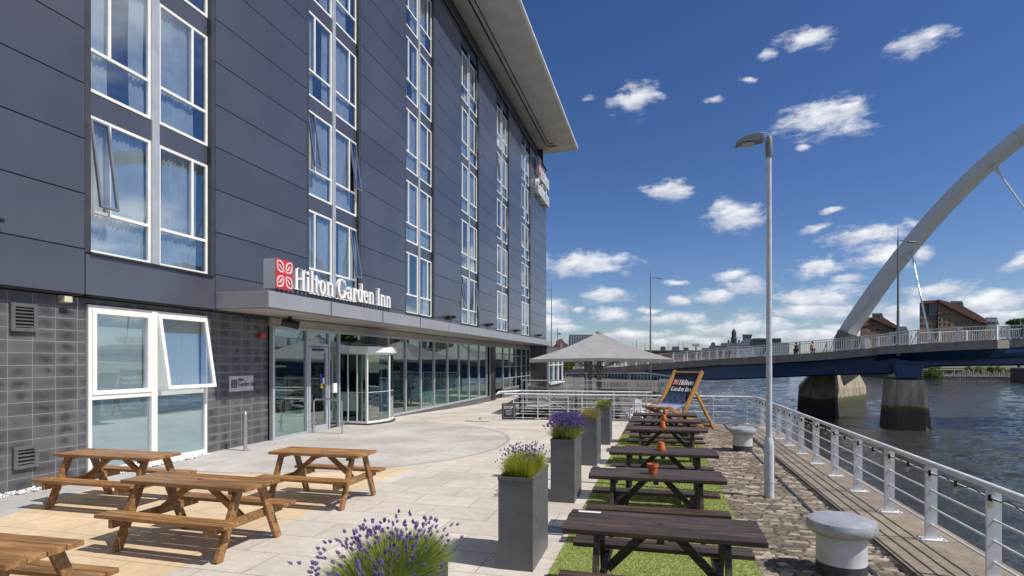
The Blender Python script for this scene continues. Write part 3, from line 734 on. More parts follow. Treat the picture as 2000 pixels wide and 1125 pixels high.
# ---- ground floor window in the tiled wall
g = MB(); Y0, YM0, YM1, Y1 = 8.05, 9.36, 9.50, 10.85
x0, x1 = -10.17, -10.06
g.box(x0, Y0, .0, x1, Y0 + .07, 3.15); g.box(x0, Y1 - .07, .0, x1, Y1, 3.15); g.box(x0, YM0, .0, x1 + .02, YM1, 3.15)
for ya, yb in ((Y0 + .07, YM0), (YM1, Y1 - .07)):
    g.box(x0, ya, .0, x1, yb, .10); g.box(x0, ya, 3.07, x1, yb, 3.15); g.box(x0, ya, 1.40, x1, yb, 1.49)
ya, yb = Y0 + .07, YM0
g.box(x0, ya, 1.49, x1 + .02, ya + .08, 3.07); g.box(x0, yb - .08, 1.49, x1 + .02, yb, 3.07); g.box(x0, ya + .08, 1.49, x1 + .02, yb - .08, 1.57); g.box(x0, ya + .08, 2.99, x1 + .02, yb - .08, 3.07)
gw = g.build('ground_floor_window', 'upvc', H, bevel=.005)
p = MB(); p.box(-10.11, Y0 + .07, .10, -10.10, YM0, 1.40); p.box(-10.11, YM1, .10, -10.10, Y1 - .07, 1.40); p.box(-10.10, ya + .08, 1.57, -10.09, yb - .08, 2.99); p.build('pane', 'glass', gw)
p = MB(); p.box(-10.15, Y0 + .07, .10, -10.14, YM0, 1.40); p.box(-10.15, YM1, .10, -10.14, Y1 - .07, 1.40); p.build('frosted_film', 'frost', gw)
p = MB(); p.box(-10.22, Y0 + .07, 1.49, -10.21, YM0, 3.07); p.box(-10.22, YM1, 1.49, -10.21, Y1 - .07, 3.07); p.build('blind', 'blind', gw)
# open top-hung sash on the right
s = MB(); L = 1.56; wa = Y1 - .05 - YM1
s.box(-.03, 0, -L, .04, .075, 0); s.box(-.03, wa - .075, -L, .04, wa, 0); s.box(-.03, .075, -.075, .04, wa - .075, 0); s.box(-.03, .075, -L, .04, wa - .075, -L + .075)
sa = s.build('open_sash', 'upvc', gw, bevel=.005)
q = MB(); q.box(0, .075, -L + .075, .008, wa - .075, -.075); qo = q.build('sash_pane', 'glass', gw)
for o in (sa, qo):
    # built round the hinge: vertices are local, so place by the hinge minus the building's base
    for v_ in o.data.vertices: v_.co += BASE[H.name]
    o.location = Vector((-10.05, YM1, 3.07)) - BASE[H.name]; o.rotation_euler = (0, -radians(9.5), 0)
# ---- wall vents, lamp, plaque, alarm
for (ya, za, yb, zb, n_, lb) in ((6.77, 2.60, 7.17, 3.06, 6, 'slatted grey vent high on the tiled wall, by the wall lamp'), (6.81, .36, 7.18, .73, 4, 'small slatted grey vent low on the tiled wall behind the picnic tables')):
    t_ = thing('wall_vent', (-10.1, (ya + yb) / 2, za), lb, 'vent', 'vents in the tiled wall')
    m_ = MB(); f = .06; m_.box(-10.1, ya, za, -10.04, ya + f, zb); m_.box(-10.1, yb - f, za, -10.04, yb, zb); m_.box(-10.1, ya + f, za, -10.04, yb - f, za + f); m_.box(-10.1, ya + f, zb - f, -10.04, yb - f, zb)
    m_.build('frame', 'planter', t_, bevel=.004)
    m_ = MB(); m_.box(-10.099, ya + f, za + f, -10.09, yb - f, zb - f); m_.build('opening', 'blackp', t_)
    m_ = MB()
    for i in range(n_):
        z_ = za + f + (i + .5) * (zb - za - 2 * f) / n_; m_.bar((-10.065, ya + f, z_), (-10.065, yb - f, z_), .045, .012, up=(.6, 0, 1))
    m_.build('slats', 'planter', t_)
t_ = thing('wall_lamp', (-10.1, 7.6, 3.1), 'small square bulkhead lamp under the edge of the cladding', 'lamp')
MB().box(-10.1, 7.53, 3.13, -10.03, 7.69, 3.26).build('housing', 'silver', t_); MB().box(-10.03, 7.54, 3.14, -9.95, 7.68, 3.25).build('diffuser', plain('lamp_diffuser', (.62, .60, .42), .4), t_, bevel=.01)
t_ = thing('name_plaque', (-10.1, 12, 1.35), 'small pale plaque with the hotel name on the dark tiles', 'plaque')
MB().box(-10.1, 11.57, 1.37, -10.085, 12.40, 1.75).build('plate', plain('plaque_grey', (.50, .51, .52), .45), t_)
m_ = MB(); text_mb(m_, 'Garden Inn', (-10.083, 11.86, 1.49), (0, 1, 0), (0, 0, 1), (.004, 0, 0), .115); text_mb(m_, 'Hilton', (-10.083, 11.86, 1.625), (0, 1, 0), (0, 0, 1), (.004, 0, 0), .065); m_.build('lettering', 'blackp', t_)
m_ = MB(); m_.box(-10.085, 11.63, 1.46, -10.081, 11.83, 1.66); m_.build('emblem', 'blackp', t_)
m_ = MB(); petals(m_, (-10.0805, 11.73, 1.56), (0, 1, 0), (0, 0, 1), (.003, 0, 0), .19, .19); m_.build('emblem_leaves', 'silver', t_)
t_ = thing('fire_alarm', (-10.1, 12.7, 2.75), 'small red alarm box on the tiles near the glass front', 'alarm')
MB().box(-10.1, 12.62, 2.72, -10.02, 12.80, 2.84).build('box', 'red', t_, bevel=.012); MB().lathe([(.02, 0), (.02, .02)], (-10.06, 12.71, 2.84), 10).build('beacon', 'red', t_)

# ---- entrance canopy
b = MB(); b.prism([(-10.05, 10.94), (-8.49, 10.94), (-8.42, 44.2), (-10.05, 44.2)], (0, 0, 3.33), (1, 0, 0), (0, 1, 0), (0, 0, .37)); b.build('canopy', 'canopy', H, bevel=.006)
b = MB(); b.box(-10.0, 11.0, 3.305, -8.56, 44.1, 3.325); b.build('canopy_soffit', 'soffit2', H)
b = MB()
for yy_ in np.arange(13.4, 44, 2.9): b.box(-8.47, yy_, 3.34, -8.4 - .077 + .02, yy_ + .012, 3.69)
b.build('canopy_joint', 'dgrey', H)
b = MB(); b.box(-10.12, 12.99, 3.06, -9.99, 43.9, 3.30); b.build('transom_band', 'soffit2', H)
t_ = thing('ceiling_speaker', (-9.7, 13.2, 3.0), 'black projector lamp under the near end of the entrance canopy', 'lamp')
MB().tube((-9.72, 13.05, 3.16), (-9.42, 13.35, 3.08), .10, .12, 12).build('body', 'blackp', t_, smooth=True); MB().box(-9.62, 13.15, 3.18, -9.54, 13.23, 3.305).build('bracket', 'blackp', t_)

# ---- glazed ground floor
MUL = [12.99, 14.50, 15.63, 16.21, 19.63, 21.15, 22.67, 24.15, 25.85, 27.48, 29.05, 30.79, 32.26]
MUL2 = [33.0, 33.87, 35.89, 37.6, 39.3, 41.0, 42.6, 43.85]
g = MB()
def zb_(y): return pave_z(-9.9, y)
allm = MUL + MUL2
g.box(-10.06, 12.99, 2.99, -9.96, 43.9, 3.06)
for i, y_ in enumerate(allm):
    wv = .07 if y_ not in (12.99,) else .09
    g.box(-10.06, y_, -.3, -9.955, y_ + wv, 2.99)
g.box(-10.05, 19.7, .0, -9.97, 32.26, .07); g.box(-10.05, 13.08, .0, -9.97, 14.5, .07)
for z_ in (.95, 1.72, 2.45): g.box(-10.04, 35.96, z_, -9.97, 43.85, z_ + .05)
g.box(-10.04, 14.57, 2.56, -9.97, 15.63, 2.64); g.box(-10.04, 16.28, 2.36, -9.965, 19.63, 2.63); g.box(-10.04, 33.94, .0, -9.97, 35.89, .08); g.box(-10.04, 35.96, .25, -9.97, 43.85, .32)
sf = g.build('shopfront_frame', 'silver', H)
gp = MB(); fr_ = MB()
for i in range(len(allm) - 1):
    a, c = allm[i] + .07, allm[i + 1]
    if i == 1: gp.box(-10.02, a, 2.64, -10.01, c, 2.99); continue
    if i == 3: gp.box(-10.02, a, 2.62, -10.01, c, 2.99); continue
    if i == 12: continue
    gp.box(-10.02, a, .07 if c < 33 else .32, -10.01, c, 2.99)
    if i == 0: fr_.box(-10.045, a, .07, -10.035, c, .72)
    if 6 <= i <= 11: fr_.box(-10.045, a, .07, -10.035, c, .78)
gp.build('shopfront_pane', 'shopglass', sf); fr_.build('frosted_film', 'frost', sf)
b = MB(); b.box(-10.09, 19.63, -.45, -9.93, 33.0, -.0); b.box(-10.09, 35.9, -.6, -9.93, 43.9, .25); b.build('plinth', 'tile', H)
b = MB(); b.box(-10.2, 33.07, -.3, -9.9, 33.87, 2.99); b.build('dark_door', 'blackp', H); MB().box(-9.9, 33.14, .9, -9.84, 33.19, 1.5).build('door_handle', 'steel', H)
# glass door with frame
g = MB(); g.box(-10.04, 14.6, .0, -9.96, 14.70, 2.54); g.box(-10.04, 15.50, .0, -9.96, 15.60, 2.54); g.box(-10.04, 14.70, 2.36, -9.96, 15.50, 2.54); g.box(-10.04, 14.70, .0, -9.96, 15.50, .18)
dr = g.build('entrance_door', 'silver', H, bevel=.004); MB().box(-10.01, 14.70, .18, -10.0, 15.50, 2.36).build('door_pane', 'shopglass', dr)
MB().tube((-9.92, 15.54, .75), (-9.92, 15.54, 1.35), .014).build('handle', 'steel', dr); MB().box(-9.96, 14.75, 2.42, -9.90, 15.3, 2.49).build('closer', 'dark', dr)
MB().box(-9.998, 15.20, 1.47, -9.992, 15.33, 1.72).build('blue_sticker', 'bluest', dr); MB().box(-9.998, 15.24, 1.30, -9.992, 15.36, 1.44).build('yellow_sticker', 'yellow', dr); MB().box(-9.998, 15.36, 1.42, -9.992, 15.46, 1.60).build('white_sticker', 'white', dr)
MB().box(-9.965, 15.78, 1.12, -9.88, 15.98, 1.42).build('intercom', 'upvc', H, bevel=.01)
# entrance drum: white capped, glazed box standing out of the shopfront
PG = [(-10.45, 16.95), (-9.38, 16.95), (-9.20, 17.45), (-9.13, 18.04), (-9.28, 18.65), (-9.62, 19.05), (-10.06, 19.22)]
PC = [(-10.0, 16.83), (-9.28, 16.83), (-9.08, 17.40), (-9.01, 18.05), (-9.18, 18.72), (-9.56, 19.15), (-10.0, 19.34)]
g = MB(); g.prism(PC, (0, 0, 2.40), (1, 0, 0), (0, 1, 0), (0, 0, .20)); rd = g.build('revolving_door', 'white', H, bevel=.008)
g = MB(); g.prism([(-10.0, 16.93), (-9.30, 16.93), (-9.12, 17.42), (-9.05, 18.05), (-9.2, 18.68), (-9.58, 19.1), (-10.0, 19.28)], (0, 0, 0), (1, 0, 0), (0, 1, 0), (0, 0, .05)); g.build('threshold', 'dgrey', rd)
g = MB(); fr2 = MB()
for i in range(len(PG) - 1):
    (xa, ya), (xb, yb) = PG[i], PG[i + 1]
    if i: g.bar((xa, ya, 1.23), (xb, yb, 1.23), .010, 2.34)
    fr2.bar((xa, ya, .09), (xb, yb, .09), .05, .07); fr2.bar((xa, ya, 1.08), (xb, yb, 1.08), .022, .014); fr2.bar((xa, ya, 2.37), (xb, yb, 2.37), .05, .06)
for (xa, ya) in (PG[0], PG[1], PG[3], PG[6]): fr2.box(xa - .03, ya - .03, .05, xa + .03, ya + .03, 2.40)
for xa in (-9.74, -10.08): fr2.box(xa - .018, 16.93, .05, xa + .018, 16.97, 2.40)
g.box(-10.42, 16.945, .12, -9.41, 16.955, 2.34)
g.build('curved_pane', 'shopglass', rd); fr2.build('drum_frame', 'white', rd)
g = MB(); f3 = MB(); C_ = (-10.25, 18.05)
for a in (-15, 105, 225):
    xa, ya = C_[0] + cos(radians(a)) * .98, C_[1] + sin(radians(a)) * .98
    g.bar((C_[0], C_[1], 1.22), (xa, ya, 1.22), .01, 2.2); f3.bar((C_[0], C_[1], 2.32), (xa, ya, 2.32), .04, .05); f3.bar((C_[0], C_[1], .12), (xa, ya, .12), .04, .12); f3.tube((xa, ya, .06), (xa, ya, 2.36), .022)
f3.tube((C_[0], C_[1], .05), (C_[0], C_[1], 2.38), .04)
g.build('door_wing', 'clear', rd); f3.build('wing_frame', 'silver', rd)
# steel hoop barrier and steel post
t_ = thing('hoop_barrier', (-9.6, 14.76, 0), 'tubular steel hoop barrier in front of the glass entrance door', 'barrier')
pts = [(-10.02 + .12, 14.75, 0), (-9.90, 14.75, .92), (-9.84, 14.75, .99), (-9.08, 14.78, .99), (-9.0, 14.78, .92), (-8.98, 14.78, 0)]
MB().path(pts, .026, 10).build('hoop', 'steel', t_, smooth=True); MB().tube((-8.98, 14.78, 0), (-8.98, 14.78, .012), .05, n=14).tube((-9.9, 14.75, 0), (-9.9, 14.75, .012), .05, n=14).build('base_plate', 'steel', t_)
MB().box(-9.03, 14.74, .26, -8.92, 14.82, .32).box(-9.95, 14.71, .26, -9.85, 14.79, .32).build('lock', 'steel', t_)
t_ = thing('steel_post', (-9.5, 11.41, 0), 'thin round topped steel post standing in front of the plaque', 'post')
MB().lathe([(.045, 0), (.045, .84), (.03, .90), (.0, .93)], (-9.5, 11.41, 0), 12).build('post', 'steel', t_, smooth=True); MB().box(-9.58, 11.33, 0, -9.42, 11.49, .014).build('foot_plate', 'steel', t_)

# ---- big sign on the canopy
t_ = thing('hotel_sign', (-8.6, 14, 3.7), 'red leaf emblem and tall white serif letters standing on the entrance canopy', 'sign')
MB().box(-8.88, 11.26, 3.80, -8.56, 11.87, 4.49).build('emblem_box', 'silver', t_)
MB().box(-8.56, 11.26, 3.80, -8.545, 11.87, 4.49).build('emblem_face', 'red', t_)
m_ = MB(); petals(m_, (-8.543, 11.565, 4.145), (0, 1, 0), (0, 0, 1), (.012, 0, 0), .62, .68); m_.build('emblem_leaves', 'white', t_)
size = .535; txt = 'Hilton Garden Inn'; sx_ = 5.12 / (text_len(txt, size) ); x = 0
for ch in txt:
    gl_, wd2 = glyph(ch)
    if gl_:
        m_ = MB(); text_mb(m_, ch, (-8.64, 11.96 + x * size * sx_, 3.86), (0, 1, 0), (0, 0, 1), (.085, 0, 0), size, sx=sx_); m_.build('letter', 'white', t_)
    x += wd2
m_ = MB()
for yy_ in np.arange(11.35, 17.1, .175): m_.box(-8.62, yy_, 3.70, -8.60, yy_ + .05, 3.84)
m_.box(-8.625, 11.3, 3.745, -8.595, 17.05, 3.765); m_.build('mounting_struts', 'dark', t_)
# sign high at the far corner
t_ = thing('high_sign', (-9.8, 48, 16), 'shaded emblem and name letters high at the far corner of the facade', 'sign')
m_ = MB(); m_.box(-9.84, 45.25, 17.45, -9.55, 46.0, 18.75); m_.build('emblem_box', 'silver', t_); MB().box(-9.55, 45.25, 17.45, -9.535, 46.0, 18.75).build('emblem_face', 'red', t_)
m_ = MB(); petals(m_, (-9.534, 45.62, 18.1), (0, 1, 0), (0, 0, 1), (.012, 0, 0), .8, 1.3); m_.build('emblem_leaves', 'white', t_)
m_ = MB(); text_mb(m_, 'Hilton', (-9.84, 46.2, 17.2), (0, 1, 0), (0, 0, 1), (.28, 0, 0), 1.25, sx=3.5 / text_len('Hilton', 1.25)); text_mb(m_, 'Garden Inn', (-9.84, 45.0, 15.75), (0, 1, 0), (0, 0, 1), (.28, 0, 0), 1.2, sx=4.7 / text_len('Garden Inn', 1.2)); m_.build('lettering', 'white', t_)
# floodlights on the cladding above the canopy
fl0 = None
for i, (px, py) in enumerate(((879, 622), (955, 636), (1009, 647), (1053, 656), (-14, 430))):
    d = ray(px, py); tt = (FX + .12) / d.x; pos = Vector((FX, d.y * tt, EYE + d.z * tt))
    lab = ['twin floodlight after the third window column', 'twin floodlight after the fourth window column', 'twin floodlight after the fifth window column', 'twin floodlight by the far corner of the facade', 'dark floodlight cut by the left edge of the photo, on blank cladding'][i]
    if fl0 is None:
        fl0 = thing('floodlight', pos, lab, 'floodlight', 'floodlights above the canopy', world=False)
        MB().box(0, -.05, -.05, .16, .05, .0).build('bracket', 'blackp', fl0)
        MB().box(.05, -.42, -.02, .30, -.16, .11).build('lamp_head', 'blackp', fl0, bevel=.02); MB().box(.05, .16, .02, .30, .42, .15).build('lamp_head', 'blackp', fl0, bevel=.02)
        MB().box(.11, -.3, -.03, .15, .3, .02).build('arm', 'blackp', fl0)
    else:
        c = copy_tree(fl0); c.location = pos; c['label'] = lab
        if i == 4: c.scale = (.4, .4, .4)
#@@PART3
# ------------------------------------------------------------------ picnic tables
def picnic(L, Wd, wood_, inset, label, group, loc, nplank=5, worldflag=False):
    t_ = thing('picnic_table', loc, label, 'picnic table', group, world=False)
    m_ = MB(); pw = (Wd - .008 * (nplank - 1)) / nplank
    for i in range(nplank):
        y0 = -Wd / 2 + i * (pw + .008); m_.box(-L/2 + U(-.006, .006), y0, .708, L/2 + U(-.006, .006), y0 + pw, .75)
    m_.build('tabletop', wood_, t_, bevel=.005)
    for s in (-1, 1):
        m_ = MB(); pn = .115
        for j in (0, 1): yb = s * .475 + (j - 1) * (pn) ; m_.box(-L/2 + U(-.005, .005), yb, .388, L/2 + U(-.005, .005), yb + pn - .008, .43)
        m_.build('bench', wood_, t_, bevel=.005)
    for sx in (-1, 1):
        x = sx * (L / 2 - inset)
        for s in (-1, 1):
            MB().bar((x, s * .17, .708), (x, s * .47, 0.0), .045, .095, up=(0, 1, .45)).build('leg', wood_, t_, bevel=.004)
        MB().bar((x - sx * .045, -.59, .34), (x - sx * .045, .59, .34), .045, .094).build('bench_support', wood_, t_, bevel=.004)
        MB().bar((x - sx * .045, -Wd/2 + .04, .685), (x - sx * .045, Wd/2 - .04, .685), .045, .045).build('top_batten', wood_, t_)
        MB().bar((x - sx * .07, 0, .34), (sx * .10, 0, .69), .07, .045, up=(0, 1, 0)).build('brace', wood_, t_, bevel=.004)
    for sx in (-1, 1):
        x = sx * (L / 2 - inset)
        for s in (-1, 1):
            for z_ in (.34, .685): yb = s * (.50 - .47 * z_ + .0); MB().tube((x + sx * .021, s * (.17 + (.708 - z_) * .466), z_), (x + sx * .034, s * (.17 + (.708 - z_) * .466), z_), .011, n=6).build('bolt', 'steel', t_)
    MB().box(-.03, -Wd/2 + .04, .665, .03, Wd/2 - .04, .707).build('centre_batten', wood_, t_)
    MB().lathe([(.024, .7505), (.024, .752)], (0, 0, 0), 12).build('parasol_hole', 'blackp', t_)
    return t_
GB = 'brown wooden picnic tables on the pavement'
bt = picnic(1.52, .56, 'brownwood', .16, 'brown picnic table nearest the entrance, clear of the other brown ones', GB, (-4.98, 7.66, 0), 4)
for (x, y, rz, lb, sc) in ((-5.16, 5.46, -.02, 'large brown picnic table in the middle of the tan paving, in front of two others', 1.14),
                           (-7.82, 6.70, .01, 'brown picnic table closest to the white ground floor window', 1.16), (-5.02, 3.08, .04, 'brown picnic table cut off by the bottom left corner of the photo', 1.0)):
    c = copy_tree(bt); c.location = (x, y, 0); c.rotation_euler = (0, 0, rz); c['label'] = lb; c.scale = (sc, 1, 1)
GD = 'dark picnic tables in a row on the artificial grass'
YS = [4.93, 7.15, 8.98, 12.0, 13.65, 15.2]
dl = ['dark picnic table nearest the viewer, with no pot on it', 'second dark picnic table, carrying the upright terracotta pot', 'third dark picnic table from the front, with an upturned terracotta pot',
      'fourth dark picnic table from the front, behind the gap in the row', 'fifth dark picnic table, second from the deckchair', 'dark picnic table farthest back, right in front of the deckchair']
dt = picnic(1.58, .62, 'darkwood', .28, dl[0], GD, (0.0, YS[0], 0), 5)
DT = [dt]
for i in range(1, 6):
    c = copy_tree(dt); c.location = ((.0, -.06, .03, .11, .10, .10)[i], YS[i], 0); c.rotation_euler = (0, 0, (0, .03, .02, .015, .02, .0)[i]); c['label'] = dl[i]; DT.append(c)
# terracotta pots
def pot(loc, up, lb):
    t_ = thing('flower_pot', loc, lb, 'flower pot', 'terracotta pots on the dark tables', world=False)
    o = MB().lathe([(.0, .004), (.042, 0), (.058, .085), (.066, .085), (.068, .122), (.058, .122), (.040, .012), (.0, .012)], (0, 0, 0), 20).build('pot', 'terracotta', t_, smooth=True)
    if not up: t_.rotation_euler = (pi, 0, 0.3); t_.location.z += .122
    return t_
pot((-.09, 7.10, .752), True, 'upright terracotta pot on the second dark table')
pl_ = ['upturned terracotta pot on the third dark table', 'upturned terracotta pot on the fourth dark table', 'upturned terracotta pot on the fifth dark table', 'upturned terracotta pot on the farthest dark table']
for i, lb in zip(range(2, 6), pl_): pot((-.06 + .035 * i, YS[i] + .03, .752), False, lb)
for (x, y, lb) in ((-.62, 5.16, 'white paper notice at the corner of the nearest dark table'), (-.66, 7.38, 'white paper notice at the corner of the second dark table')):
    t_ = MB().box(-.10, -.022, 0, .10, .022, .004).build('table_notice', 'upvc'); t_.location = (x, y, .7505); tag(t_, lb, 'notice', 'paper notices on the dark tables')

# ------------------------------------------------------------------ planters and what grows in them
def blades(n, cx, cy, z0, rx, ry, hmin, hmax, spread, wdt, seed, lean=(0, 0)):
    r = np.random.RandomState(seed); a = r.rand(n) * 2 * pi; q = np.sqrt(r.rand(n))
    sx = (r.rand(n) * 2 - 1) * rx; sy = (r.rand(n) * 2 - 1) * ry
    h = hmin + (hmax - hmin) * r.rand(n)
    ox = sx / max(rx, .01) * spread * (.4 + r.rand(n) * .8) + (r.rand(n) - .5) * spread * .7 + lean[0]; oy = sy / max(ry, .01) * spread * (.4 + r.rand(n) * .8) + (r.rand(n) - .5) * spread * .7 + lean[1]
    l = np.sqrt(ox ** 2 + oy ** 2) + 1e-6; lim = np.minimum(1, 1.35 * spread / l); ox = ox * lim; oy = oy * lim; l = l * lim; h = h * np.clip(1.05 - .9 * (l / (spread * 2.2)) ** 2, .35, 1)
    b0 = np.stack([cx + sx * .8, cy + sy * .8, np.full(n, z0)], 1)
    mid = b0 + np.stack([ox * .35, oy * .35, h * .6], 1); tip = b0 + np.stack([ox, oy, h], 1)
    pw = np.stack([np.cos(a), np.sin(a), np.zeros(n)], 1) * wdt
    return b0, mid, tip, pw
def add_blades(V, F_, b0, mid, tip, pw):
    o = len(V)
    A = np.stack([b0 - pw, b0 + pw, mid + pw * .8, mid - pw * .8, tip], 1).reshape(-1, 3)
    for i in range(len(b0)): k = o + 5 * i; F_.append((k, k+1, k+2, k+3)); F_.append((k+3, k+2, k+4))
    V.extend(A.tolist())
def flower_heads(tips, dirs, size, seed):
    r = np.random.RandomState(seed); V = []; F_ = []
    for t_, d in zip(tips, dirs):
        d = Vector(d).normalized(); a = d.cross(Vector((.3, .2, 1))).normalized(); c = d.cross(a); L = size * (.7 + .7 * r.rand())
        for j in range(4):                      # whorls of florets up the spike
            p = Vector(t_) + d * L * (j / 3.0 - .3); rr = size * (.30, .36, .30, .16)[j]; ph = r.rand() * 6
            for k in range(4):
                an = ph + k * pi / 2; q = p + (a * cos(an) + c * sin(an)) * rr * (.5 + .6 * r.rand()); s = rr * .75
                e1 = Vector((r.rand() - .5, r.rand() - .5, r.rand() - .5)).normalized(); e2 = e1.cross(d + Vector((.01, 0, 0))).normalized()
                o = len(V); V += [tuple(q + e1 * s), tuple(q + e2 * s), tuple(q - e1 * s), tuple(q - e2 * s), tuple(q + d * s), tuple(q - d * s)]
                F_ += [(o, o+1, o+4), (o+1, o+2, o+4), (o+2, o+3, o+4), (o+3, o, o+4), (o+1, o, o+5), (o+2, o+1, o+5), (o+3, o+2, o+5), (o, o+3, o+5)]
    return V, F_
PZ = .94
def planter(y0, y1, lb, x0=-1.60, x1=-1.24):
    t_ = thing('planter', ((x0 + x1) / 2, (y0 + y1) / 2, 0), lb, 'planter', 'tall grey planters in a row beside the grass')
    k = .022; m_ = MB(); m_.box(x0, y0, 0, x1, y0 + k, PZ); m_.box(x0, y1 - k, 0, x1, y1, PZ); m_.box(x0, y0 + k, 0, x0 + k, y1 - k, PZ); m_.box(x1 - k, y0 + k, 0, x1, y1 - k, PZ)
    e_ = .006; r2 = MB(); r2.box(x0 - e_, y0 - e_, PZ - .03, x1 + e_, y0, PZ + .004); r2.box(x0 - e_, y1, PZ - .03, x1 + e_, y1 + e_, PZ + .004); r2.box(x0 - e_, y0, PZ - .03, x0, y1, PZ + .004); r2.box(x1, y0, PZ - .03, x1 + e_, y1, PZ + .004); r2.build('rim', 'planter', t_)
    m_.build('box', 'planter', t_); MB().box(x0 + k, y0 + k, PZ - .1, x1 - k, y1 - k, PZ - .05).build('soil', 'soil', t_)
PL = [(2.42, 3.22, 'grey metal planter at the bottom edge of the photo'), (5.57, 6.37, 'tall grey planter with yellowish lavender, second from the viewer'), (8.42, 9.20, 'tall grey planter under the dense purple lavender'),
      (11.52, 12.30, 'grey planter with dry grass, partly behind the lavender'), (14.5, 15.25, 'farthest grey planter, with a low green tuft')]
for a in PL: planter(*a)
def lavender(i, lb, leafm, nleaf, nfl, hmin, hmax, spread, fh, fsize, seed, hf=1.25, lean=(0, 0), fspread=1.35):
    y0, y1, _ = PL[i]; cx, cy = -1.42, (y0 + y1) / 2
    t_ = thing('lavender_plant', (cx, cy, PZ - .06), lb, 'lavender', 'lavender plants in the planters')
    V, F_ = [], []; add_blades(V, F_, *blades(nleaf, cx, cy, PZ - .07, .15, .36, hmin, hmax, spread, .0032, seed)); raw('foliage', V, F_, leafm, t_)
    b0, mid, tip, pw = blades(nfl, cx, cy, PZ - .05, .14, .34, fh[0], fh[1], spread * fspread, .0016, seed + 1, lean)
    V, F_ = [], []; add_blades(V, F_, b0, mid, tip, pw); raw('stems', V, F_, 'straw' if i == 0 else leafm, t_)
    V, F_ = flower_heads(tip, tip - mid, fsize, seed + 2); raw('flower_heads', V, F_, 'lavflower', t_)
lavender(0, 'sprawling lavender with loose purple spikes, nearest the viewer', 'lavleaf', 8500, 280, .08, .29, .17, (.14, .33), .019, 11, fspread=1.25, lean=(-.07, 0))
lavender(1, 'yellow green lavender with a light fringe of purple spikes', 'lavleaf2', 5200, 200, .12, .29, .10, (.24, .33), .015, 21, fspread=1.1)
lavender(2, 'dense round lavender bush covered in purple flowers', 'lavleaf', 3600, 1050, .16, .32, .15, (.24, .42), .020, 31, fspread=1.1)
for (i, leafm, lb, sd, hh_) in ((3, 'straw', 'dry straw coloured tuft in the fourth planter', 41, .30), (4, 'lavleaf', 'low green tuft in the farthest planter', 51, .27)):
    y0, y1, _ = PL[i]; V, F_ = [], []; add_blades(V, F_, *blades(1700, -1.42, (y0 + y1) / 2, PZ - .06, .15, .34, .12, hh_, .12, .004, sd))
    o = raw('grass_tuft', V, F_, leafm); tag(o, lb, 'plant')

# steel grates let into the paving
for (x, y, w_g, l_g, z_, lb) in ((-1.26, 7.0, .24, .34, 0, 'small steel drain grate in the paving between the grass and the planters'), (-6.3, 19.2, .9, .16, pave_z(-6.3, 19.2) + .004, 'long slotted drain grate in the paving left of the STOP board')):
    t_ = thing('drain_grate', (x, y, z_), lb, 'drain grate')
    g_ = MB(); g_.box(x - w_g/2, y - l_g/2, z_ + .002, x + w_g/2, y + l_g/2, z_ + .006); g_.build('tray', 'dark', t_); g_ = MB(); n_g = 9
    for i in range(n_g): yy_ = y - l_g/2 + (i + .3) * l_g / n_g; g_.box(x - w_g/2 + .01, yy_, z_ + .006, x + w_g/2 - .01, yy_ + l_g / n_g * .45, z_ + .010)
    g_.build('bars', 'silver', t_)
# ------------------------------------------------------------------ bollards, lamp post
def bollard(c, lb, sc=1.0):
    t_ = thing('mooring_bollard', c, lb, 'bollard', 'white mooring bollards on the setts', world=False); t_.scale = (sc, sc, sc)
    MB().lathe([(.252, 0.0), (.252, .145)], (0, 0, 0), 40).build('base_band', 'bollardbase', t_, smooth=True)
    MB().lathe([(.25, .145), (.25, .40), (.262, .44), (.28, .455)], (0, 0, 0), 40).build('body', 'bollard', t_, smooth=True)
    MB().lathe([(.26, .45), (.33, .475), (.350, .505), (.352, .56), (.335, .60), (.28, .628), (.18, .645), (.0, .652)], (0, 0, 0), 44).build('cap', 'bollardcap', t_, smooth=True)
bollard((1.74, 6.30, .0), 'large white bollard in the foreground with a silver cap', .90)
bollard((1.88, 14.4, .0), 'white bollard farther back, left of the lamp post foot', .88)
t_ = thing('lamp_post', (1.64, 9.6, 0), 'slim pale grey lamp post with a thick lower sleeve, standing on the setts', 'lamp post')
MB().lathe([(.074, 0), (.074, .80), (.066, .87), (.048, .93)], (1.64, 9.6, 0), 20).build('sleeve', 'lamppost', t_, smooth=True)
MB().lathe([(.047, .90), (.036, 5.42)], (1.64, 9.6, 0), 18).build('pole', 'lamppost', t_, smooth=True)
MB().lathe([(.0745, .22), (.0765, .225), (.0765, .235), (.0745, .24)], (1.64, 9.6, 0), 20).build('band', 'silver', t_)
MB().box(1.69, 9.57, .30, 1.718, 9.63, .62).build('access_door', 'silver', t_)
MB().lathe([(.050, 5.30), (.056, 5.34), (.056, 5.56), (.04, 5.62), (.0, 5.64)], (1.64, 9.6, 0), 14).build('knuckle', 'lamphead', t_, smooth=True)
hp = [(1.56, 5.56), (1.56, 5.66), (1.44, 5.68), (1.30, 5.655), (1.20, 5.60), (1.14, 5.535), (1.15, 5.515), (1.22, 5.535), (1.32, 5.55), (1.44, 5.54)]
MB().prism(hp, (0, 9.50, 0), (1, 0, 0), (0, 0, 1), (0, .20, 0)).build('lamp_head', 'lamphead', t_, bevel=.02)
MB().prism([(1.25, 5.515), (1.25, 5.54), (1.42, 5.54), (1.42, 5.515)], (0, 9.53, 0), (1, 0, 0), (0, 0, 1), (0, .14, 0)).build('lens', 'silver', t_)

